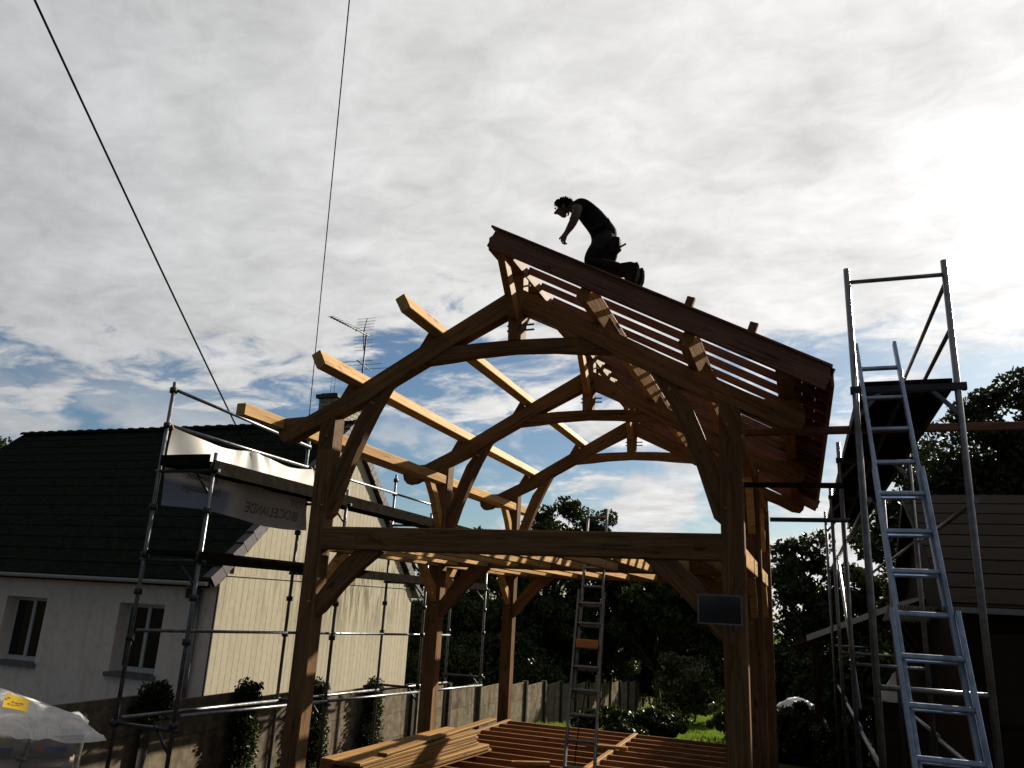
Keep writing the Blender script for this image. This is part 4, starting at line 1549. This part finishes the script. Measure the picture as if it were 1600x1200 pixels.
# ================================================================== RIGHT SIDE BUILDINGS
BH = empty('brown_house', (6, 15, gz(15)), 'dark brown low house with wide tiled roof slope behind the right ladder', 'house')
bx0, bx1 = 1.95, 12.0
by0, by1 = 13.0, 21.0
bez, brz = 0.28, 2.42
bym = (by0 + by1) / 2
wall_openings('front_wall', bx0 + 0.25, bx1, gz(13) - 0.3, bez, by0 + 0.4, [(2.45, 4.4, -1.4, -0.05), (5.2, 6.6, -1.4, -0.05)], 0.2, M_brown, BH)
prism_yz('side_wall', [(by0 + 0.402, gz(13) - 0.6), (by1 - 0.4, gz(13) - 0.6), (by1 - 0.4, bez), (bym, brz - 0.25), (by0 + 0.402, bez)], bx0 + 0.252, bx0 + 0.45, M_brown, BH)
for (a, b_) in ((2.45, 4.4), (5.2, 6.6)):
    W = box('window', a, b_, by0 + 0.56, by0 + 0.6, -1.4, -0.05, M_brown, BH)
    n3 = 3
    for k_ in range(n3):
        w_ = (b_ - a) / n3
        box('pane', a + k_ * w_ + 0.03, a + (k_ + 1) * w_ - 0.03, by0 + 0.545, by0 + 0.557, -1.36, -0.09, M_glass, W)
for s in (-1, 1):
    ye = bym + s * (bym - by0)
    prism_yz('roof_slope', [(bym, brz), (ye, bez), (ye, bez - 0.12), (bym, brz - 0.15)], bx0, bx1, M_brown, BH)
for k_ in range(9):
    ta, tb = k_ / 9, (k_ + 1) / 9 - 0.012
    pa = (bym + (by0 - bym) * ta, brz + (bez - brz) * ta)
    pb = (bym + (by0 - bym) * tb, brz + (bez - brz) * tb)
    prism_yz('roof_board', [(pa[0], pa[1] + 0.003), (pb[0], pb[1] + 0.003), (pb[0], pb[1] + 0.022), (pa[0], pa[1] + 0.022)], bx0 + 0.01, bx1 - 0.01, M_brown, BH)
box('gutter', bx0, bx1, by0 - 0.08, by0 - 0.005, bez - 0.10, bez - 0.02, M_zinc, BH)

CP = empty('carport', (1.3, 18, gz(18)), 'small open carport with corrugated sheet roof in the shade at right', 'carport')
# pitched roof: rises to the right, corrugations run down the slope
cy0, cy1 = 17.0, 20.5
cx0, cx1 = 0.05, 2.6
cz0, cz1 = -0.42, 0.66
cvv, cff = [], []
ncor = 60
for i in range(ncor + 1):
    yy = cy0 + (cy1 - cy0) * i / ncor
    w_ = 0.022 * (1 if i % 2 else -1)
    cvv += [(cx0, yy, cz0 + w_), (cx1, yy, cz1 + w_)]
for i in range(ncor):
    cff.append((2 * i, 2 * i + 1, 2 * i + 3, 2 * i + 2))
mesh_obj('corrugated_roof', cvv, cff, M_corr, CP)
cvv, cff = [], []
for i in range(ncor + 1):
    yy = cy0 + (cy1 - cy0) * i / ncor
    w_ = 0.022 * (1 if i % 2 else -1)
    cvv += [(cx1 + 0.05, yy, cz1 + w_ - 0.02), (cx1 + 2.2, yy, cz0 + w_ - 0.02)]
for i in range(ncor):
    cff.append((2 * i, 2 * i + 1, 2 * i + 3, 2 * i + 2))
mesh_obj('corrugated_roof', cvv, cff, M_corr, CP)
cvv, cff = [], []
for i in range(41):
    xx = 1.42 + 1.2 * i / 40
    w_ = 0.014 * (1 if i % 2 else -1)
    cvv += [(xx, 16.95, 0.02 + w_), (xx, 15.6, 0.30 + w_)]
for i in range(40):
    cff.append((2 * i, 2 * i + 1, 2 * i + 3, 2 * i + 2))
mesh_obj('corrugated_roof', cvv, cff, M_corr, CP)
for yy in (cy0 + 0.25, (cy0 + cy1) / 2, cy1 - 0.25):
    beam('rafter', (cx0 - 0.25, yy, cz0 - 0.17), (cx1, yy, cz1 - 0.06), 0.08, 0.12, M_brown, CP)
    for xx in (0.2, 2.35):
        zz = cz0 + (cz1 - cz0) * (xx - cx0) / (cx1 - cx0) - 0.15
        beam('post', (xx, yy, gz(yy) - 0.05), (xx, yy, zz), 0.12, 0.12, M_brown, CP, up=(1, 0, 0))
    beam('brace', (0.25, yy, cz0 - 0.75), (0.75, yy, cz0 - 0.02), 0.06, 0.08, M_brown, CP)
    beam('brace', (2.3, yy, cz0 - 0.35), (1.75, yy, cz1 - 0.50), 0.06, 0.08, M_brown, CP)
for xx in (0.2, 1.3, 2.35):
    zz = cz0 + (cz1 - cz0) * (xx - cx0) / (cx1 - cx0) - 0.085
    beam('purlin', (xx, cy0, zz), (xx, cy1, zz), 0.07, 0.08, M_brown, CP)


def mound(name, cx, cy, rx, ry, hgt, mat, label, cat, seed, zb=None, sharp=1.0, parent=None):
    r_ = random.Random(seed)
    vs, fs = [], []
    nr, na = 7, 18
    zb = gz(cy) if zb is None else zb
    for j in range(nr + 1):
        t_ = j / nr
        for i in range(na):
            a = 2 * math.pi * i / na
            k_ = 1 + 0.12 * math.sin(3 * a + seed) + r_.uniform(-0.05, 0.05)
            vs.append((cx + rx * t_ * k_ * math.cos(a), cy + ry * t_ * k_ * math.sin(a), zb + hgt * (1 - t_ ** (1.3 * sharp)) + r_.uniform(-0.02, 0.02) - 0.02))
    for j in range(nr):
        for i in range(na):
            fs.append((j * na + i, (j + 1) * na + i, (j + 1) * na + (i + 1) % na, j * na + (i + 1) % na))
    o = mesh_obj(name, vs, fs, mat, parent, None, True)
    tag(o, label, cat)
    return o


PIL = mound('covered_pile', -0.25, 20.5, 0.85, 0.8, 1.30, M_dkst, 'dark pile topped by shiny white plastic sheet beyond the right posts', 'pile', 2, None, 2.2)
mound('plastic_sheet', -0.22, 20.45, 0.46, 0.5, 0.20, M_film, None, None, 3, gz(20.5) + 1.14, 1.8, PIL)
mound('builder_bag', 1.22, 13.2, 0.24, 0.24, 0.42, M_sack, 'pale grey pointed sack on a dark crate under the right scaffold tower', 'sack', 6, -1.10, 0.9)
CR = empty('crate', (1.22, 13.25, gz(13.2)), 'dark slatted wooden crate carrying a pale sack under the tower', 'crate')
for k_ in range(7):
    zz = gz(13.2) + 0.02 + k_ * 0.185
    box('slat', 0.92, 1.52, 12.93, 12.95, zz, zz + 0.165, M_brown, CR)
    box('slat', 0.92, 1.52, 13.53, 13.55, zz, zz + 0.165, M_brown, CR)
for xx in (0.89, 1.522):
    for yy in (12.952, 13.50):
        box('corner_post', xx, xx + 0.028, yy, yy + 0.03, gz(13.2), -1.13, M_brown, CR)
box('lid', 0.90, 1.54, 12.92, 13.56, -1.128, -1.10, M_brown, CR)
o = beam('timber_offcut', (-0.32, 8.9, gz(8.9) + 0.45), (0.05, 9.0, gz(9) + 0.45), 0.2, 0.12, M_orangep)
tag(o, 'reddish block lying on the low stack right of the posts', 'block')
o = box('block_stack', -0.45, 0.25, 8.75, 9.4, gz(9.4) - 0.05, gz(9) + 0.385, M_cpost)
tag(o, 'low dark concrete block stack right of the timber posts', 'block stack')


# ================================================================== TREES AND PLANTS
def leaves_mesh(name, centers, radii, n_each, size, seed, mat, parent, clip=None):
    rng = np.random.default_rng(seed)
    pts = []
    for (c_, r_, n_) in zip(centers, radii, n_each):
        d = rng.normal(size=(n_, 3))
        d /= np.linalg.norm(d, axis=1)[:, None] + 1e-9
        rad_ = rng.random(n_) ** 0.45
        pts.append(np.array(c_) + d * (rad_[:, None]) * np.array(r_))
    P = np.concatenate(pts)
    n_ = len(P)
    t1 = rng.normal(size=(n_, 3))
    t1 /= np.linalg.norm(t1, axis=1)[:, None]
    t2 = np.cross(t1, rng.normal(size=(n_, 3)))
    t2 /= np.linalg.norm(t2, axis=1)[:, None]
    s = size * (0.6 + 0.8 * rng.random(n_))[:, None]
    V = np.empty((n_, 4, 3))
    V[:, 0] = P - t1 * s
    V[:, 1] = P + t2 * s * 0.55
    V[:, 2] = P + t1 * s
    V[:, 3] = P - t2 * s * 0.55
    me = bpy.data.meshes.new(name)
    me.vertices.add(n_ * 4)
    me.vertices.foreach_set('co', V.reshape(-1))
    me.loops.add(n_ * 4)
    me.loops.foreach_set('vertex_index', np.arange(n_ * 4, dtype=np.int32))
    me.polygons.add(n_)
    me.polygons.foreach_set('loop_start', np.arange(0, n_ * 4, 4, dtype=np.int32))
    me.update(calc_edges=True)
    me.validate()
    me.materials.append(mat)
    return link_mesh(name, me, parent)


def limb(vs, fs, p0, p1, r0, r1, seg=6, bend=None, n_=4):
    p0, p1 = Vector(p0), Vector(p1)
    base = len(vs)
    d = (p1 - p0).normalized()
    s_ = d.orthogonal().normalized()
    u_ = d.cross(s_)
    for i in range(n_ + 1):
        t_ = i / n_
        c_ = p0.lerp(p1, t_) + (bend * math.sin(math.pi * t_) if bend is not None else Vector())
        r_ = r0 + (r1 - r0) * t_
        for k_ in range(seg):
            a = 2 * math.pi * k_ / seg
            vs.append(c_ + s_ * r_ * math.cos(a) + u_ * r_ * math.sin(a))
    for i in range(n_):
        for k_ in range(seg):
            fs.append((base + i * seg + k_, base + i * seg + (k_ + 1) % seg, base + (i + 1) * seg + (k_ + 1) % seg, base + (i + 1) * seg + k_))


def tree(name, x, y, top, rx, ry, zlow, seed, label, n_cl=70, n_leaf=260, size=0.11, mat=None, cat='tree', clr=0.17, group=None, trunk_r=0.16, fill=0.45):
    """crown fills an uneven ellipsoid from zlow to top; limbs reach into it"""
    r_ = random.Random(seed)
    gb = gz(y)
    e = empty(name, (x, y, gb), label, cat, group)
    cz = (top + zlow) / 2
    rz = (top - zlow) / 2
    cents, rads, ns = [], [], []
    vs, fs = [], []
    tip = Vector((x + r_.uniform(-0.2, 0.2), y, zlow + rz * 1.1))
    limb(vs, fs, (x, y, gb - 0.1), tip, trunk_r, trunk_r * 0.35, 8, Vector((r_.uniform(-0.15, 0.15), 0, 0)), 6)
    for k_ in range(n_cl):
        th_ = r_.uniform(0, 2 * math.pi)
        u = r_.uniform(-1, 1)
        q_ = math.sqrt(1 - u * u)
        rr_ = r_.uniform(fill, 1.0) * (1 + 0.16 * math.sin(3 * th_ + seed) + 0.12 * math.sin(5 * u + 2 * th_ + seed * 2))
        c_ = Vector((x + rx * rr_ * q_ * math.cos(th_), y + ry * rr_ * q_ * math.sin(th_), cz + rz * min(rr_, 1.02) * u * 0.92))
        sz = r_.uniform(0.7, 1.35) * clr * (rx + rz) * 0.5
        cents.append(tuple(c_))
        rads.append((sz * 1.15, sz * 1.15, sz * 0.85))
        ns.append(int(n_leaf * r_.uniform(0.6, 1.3)))
        if k_ % 3 == 0:
            st_ = Vector((x, y, zlow + (tip.z - zlow) * r_.uniform(-0.3, 0.8)))
            if st_.z < gb + 0.2:
                st_.z = gb + 0.3
            limb(vs, fs, st_, c_, trunk_r * 0.38, 0.012, 5, Vector((r_.uniform(-0.1, 0.1), r_.uniform(-0.1, 0.1), r_.uniform(0, 0.2))), 4)
    mesh_obj('trunk', vs, fs, M_bark, e, None, True)
    leaves_mesh('crown', cents, rads, ns, size, seed, mat or M_leaf, e)
    return e


tree('broadleaf_tree', -11.2, 36, 5.0, 2.3, 2.2, -3.6, 1, 'tallest round dark tree directly behind the frame, left of inner ladder top', 90, 510, 0.095, group=None)
tree('broadleaf_tree', -8.7, 37.5, 4.75, 1.7, 1.8, -3.6, 2, 'dark tree behind the frame with pointed tips beside inner ladder top', 70, 476, 0.095)
tree('broadleaf_tree', -16.0, 36, 4.0, 2.2, 2.0, -3.8, 3, 'bushy dark tree partly hidden behind left scaffold end', 80, 476, 0.095)
tree('broadleaf_tree', -19.5, 35, 2.3, 2.4, 2.0, -3.8, 33, 'low dark tree between cream gable and second post', 70, 442, 0.095)
tree('broadleaf_tree', -6.2, 37, 1.9, 2.1, 2.0, -2.4, 4, 'low spreading dark tree under the tie beam right of inner ladder', 75, 442, 0.095, clr=0.2)
tree('broadleaf_tree', -3.3, 37, 1.8, 2.0, 2.0, -2.6, 5, 'low dark tree behind right lower brace and glass panel', 75, 442, 0.095, clr=0.2)
tree('broadleaf_tree', -13.2, 33, 0.9, 2.3, 1.6, -4.0, 6, 'dense shrubby tree filling the gap behind the third left post', 80, 476, 0.095, clr=0.2)
tree('broadleaf_tree', -11.0, 34.5, 0.9, 2.0, 1.6, -3.2, 7, 'dense shrubby tree low behind inner ladder', 80, 476, 0.095, clr=0.2)
tree('broadleaf_tree', 0.15, 28, 2.85, 1.15, 1.3, -3.0, 8, 'airy dark tree with sky gaps just right of the posts', 60, 190, 0.10, clr=0.19, trunk_r=0.11, fill=0.3)
tree('broadleaf_tree', 1.95, 29, 3.4, 1.1, 1.3, -3.0, 9, 'airy tree seen through the tower, left of right ladder', 55, 190, 0.10, clr=0.19, trunk_r=0.11, fill=0.3)
tree('broadleaf_tree', 3.6, 26, 5.6, 1.5, 1.6, -2.8, 10, 'tall leafy tree showing between rungs of right ladder', 80, 230, 0.10, clr=0.18, fill=0.3)
tree('broadleaf_tree', 6.3, 22.6, 7.05, 2.4, 1.9, -2.4, 12, 'big dark tree rising at the right edge above the brown house', 150, 520, 0.085, clr=0.17)
tree('broadleaf_tree', 4.35, 23.2, 5.6, 1.6, 1.5, -2.6, 21, 'dense dark tree behind the right scaffold deck and brown roof', 110, 480, 0.085, clr=0.2)
tree('broadleaf_tree', 8.4, 25.5, 8.6, 2.2, 1.8, -2.6, 22, 'dense dark tree standing furthest back above the brown roof', 90, 300, 0.10, clr=0.2)
tree('broadleaf_tree', 9.6, 23.5, 7.8, 2.2, 2.2, -1.8, 13, 'dark tree behind the brown house, cut by the right edge', 90, 300, 0.10)
tree('broadleaf_tree', -56.5, 40, 10.6, 1.6, 1.6, 3.0, 14, 'tiny distant tree peeking past the left end of the house roof', 50, 160, 0.16, clr=0.2)
tree('garden_bush', -5.0, 21.5, -2.45, 0.9, 0.8, -3.4, 15, 'dark bush in front of concrete wall right of the inner ladder', 45, 200, 0.06, M_leaf, 'bush', 0.22, None, 0.04)
tree('garden_bush', -3.8, 22.5, -2.5, 0.8, 0.8, -3.4, 16, 'dark bush beside the lit lawn strip behind the floor frame', 45, 200, 0.06, M_leaf, 'bush', 0.22, None, 0.04)
tree('garden_bush', -2.2, 27, -2.6, 0.7, 0.7, -3.9, 17, 'small dark bush at right end of lit lawn strip', 35, 160, 0.06, M_leaf2, 'bush', 0.22, None, 0.04)
tree('garden_bush', -4.4, 35, -1.6, 1.8, 1.2, -4.6, 18, 'olive green bush below low trees near far wall end', 55, 200, 0.09, M_leaf2, 'bush', 0.22, None, 0.05)
tree('garden_bush', 1.2, 24, -0.9, 1.9, 1.0, -3.4, 19, 'dark hedge bush behind the carport', 60, 220, 0.08, M_leaf, 'bush', 0.22, None, 0.05)
tree('garden_bush', -0.6, 26, -0.6, 1.3, 1.0, -3.6, 20, 'dark bush filling the gap right of the right posts', 50, 220, 0.08, M_leaf, 'bush', 0.22, None, 0.05)

tree('garden_bush', -19.0, 31, -0.2, 2.6, 1.2, -4.4, 23, 'black hedge bush seen just right of the gable corner', 70, 380, 0.08, M_leaf, 'bush', 0.22, None, 0.05)
tree('garden_bush', -15.2, 30, -0.4, 2.6, 1.2, -4.4, 24, 'black hedge bush seen between second and third left posts', 70, 380, 0.08, M_leaf, 'bush', 0.22, None, 0.05)
tree('garden_bush', -11.3, 30.5, -0.8, 2.4, 1.2, -4.5, 25, 'black hedge bush beyond the wall right of third left post', 70, 380, 0.08, M_leaf, 'bush', 0.22, None, 0.05)
tree('garden_bush', -11.2, 40, -0.5, 2.3, 1.4, -4.6, 26, 'black hedge bush behind the far end of the concrete wall', 70, 380, 0.09, M_leaf, 'bush', 0.22, None, 0.05)
tree('garden_bush', -0.35, 18.6, -1.72, 0.7, 0.6, -3.2, 27, 'dark bush low beyond the right posts in front of covered pile', 45, 260, 0.05, M_leaf, 'bush', 0.22, None, 0.04)
tree('garden_bush', 0.6, 16.2, -1.75, 0.6, 0.6, -2.9, 28, 'dark low bush under the carport edge', 40, 240, 0.05, M_leaf, 'bush', 0.22, None, 0.04)

for hx, hs, hl in ((-7.6, 51, 'dark hedge clump across the garden end behind inner ladder'), (-4.6, 52, 'dark hedge clump across the garden end above the lit lawn'),
                   (-1.4, 53, 'dark hedge clump across the garden end behind the right posts'), (1.6, 54, 'dark hedge clump across the garden end behind the airy trees')):
    tree('garden_bush', hx, 44.5, -0.6, 2.3, 1.2, -4.9, hs, hl, 80, 420, 0.10, M_leaf, 'bush', 0.24, None, 0.05)

# ivy climbing wall posts
ivn = {6: 'ivy clump on the wall post under the house corner',
       8: 'tallest ivy column on the wall left of the front left post', 10: 'ivy column on the wall just right of the front left post',
       12: 'ivy column on the wall below the right half of the gable'}
for k_, (yv, hgt) in enumerate(((8.88, 0.15), (10.88, 1.6), (12.88, 1.5), (14.88, 1.3))):
    gb2 = gz(yv, -8.4)
    e = empty('ivy_plant', (-8.4, yv, gb2), list(ivn.values())[k_], 'ivy', 'ivy on the wall posts')
    r_ = random.Random(40 + k_)
    tz = wz(yv) + 0.14
    cents, rads, ns = [], [], []
    nn2 = int(14 + hgt * 16)
    for i in range(nn2):
        t_ = i / nn2
        zc = tz - (tz - gb2) * t_ * min(1, 0.12 + hgt / 1.4)
        wdt = 0.15 + 0.16 * t_ + r_.uniform(0, 0.09)
        cents.append((-8.33 + r_.uniform(0, 0.09), yv + r_.uniform(-0.13, 0.13), zc))
        rads.append((0.15, wdt, 0.15))
        ns.append(150)
    leaves_mesh('foliage', cents, rads, ns, 0.03, 60 + k_, M_ivy, e)
    vs, fs = [], []
    for q_ in range(3):
        limb(vs, fs, (-8.38, yv + 0.05 * (q_ - 1), gb2 - 0.05), (-8.375, yv + 0.09 * (q_ - 1), tz - 0.05), 0.014, 0.006, 5, Vector((0, 0.04 * (q_ - 1), 0)), 4)
    mesh_obj('stem', vs, fs, M_bark, e)

# grass tufts on the strip of lawn
rng = np.random.default_rng(5)
n_ = 9000
gx_ = rng.uniform(-7.5, 3.0, n_)
gy_ = rng.uniform(21, 36, n_)
gb_ = np.array([gz(a) for a in gy_])
V = np.empty((n_, 3, 3))
hgt = rng.uniform(0.05, 0.13, n_)
wv = rng.normal(size=(n_, 2)) * 0.03
V[:, 0] = np.stack([gx_ - 0.02, gy_, gb_], 1)
V[:, 1] = np.stack([gx_ + 0.02, gy_ + 0.01, gb_], 1)
V[:, 2] = np.stack([gx_ + wv[:, 0], gy_ + wv[:, 1], gb_ + hgt], 1)
me = bpy.data.meshes.new('lawn_grass')
me.vertices.add(n_ * 3)
me.vertices.foreach_set('co', V.reshape(-1))
me.loops.add(n_ * 3)
me.loops.foreach_set('vertex_index', np.arange(n_ * 3, dtype=np.int32))
me.polygons.add(n_)
me.polygons.foreach_set('loop_start', np.arange(0, n_ * 3, 3, dtype=np.int32))
me.update(calc_edges=True)
me.materials.append(M_grassb)
o = link_mesh('lawn_grass', me)
tag(o, 'short bright green grass of the lawn beyond the floor frame', 'grass', None, 'stuff')
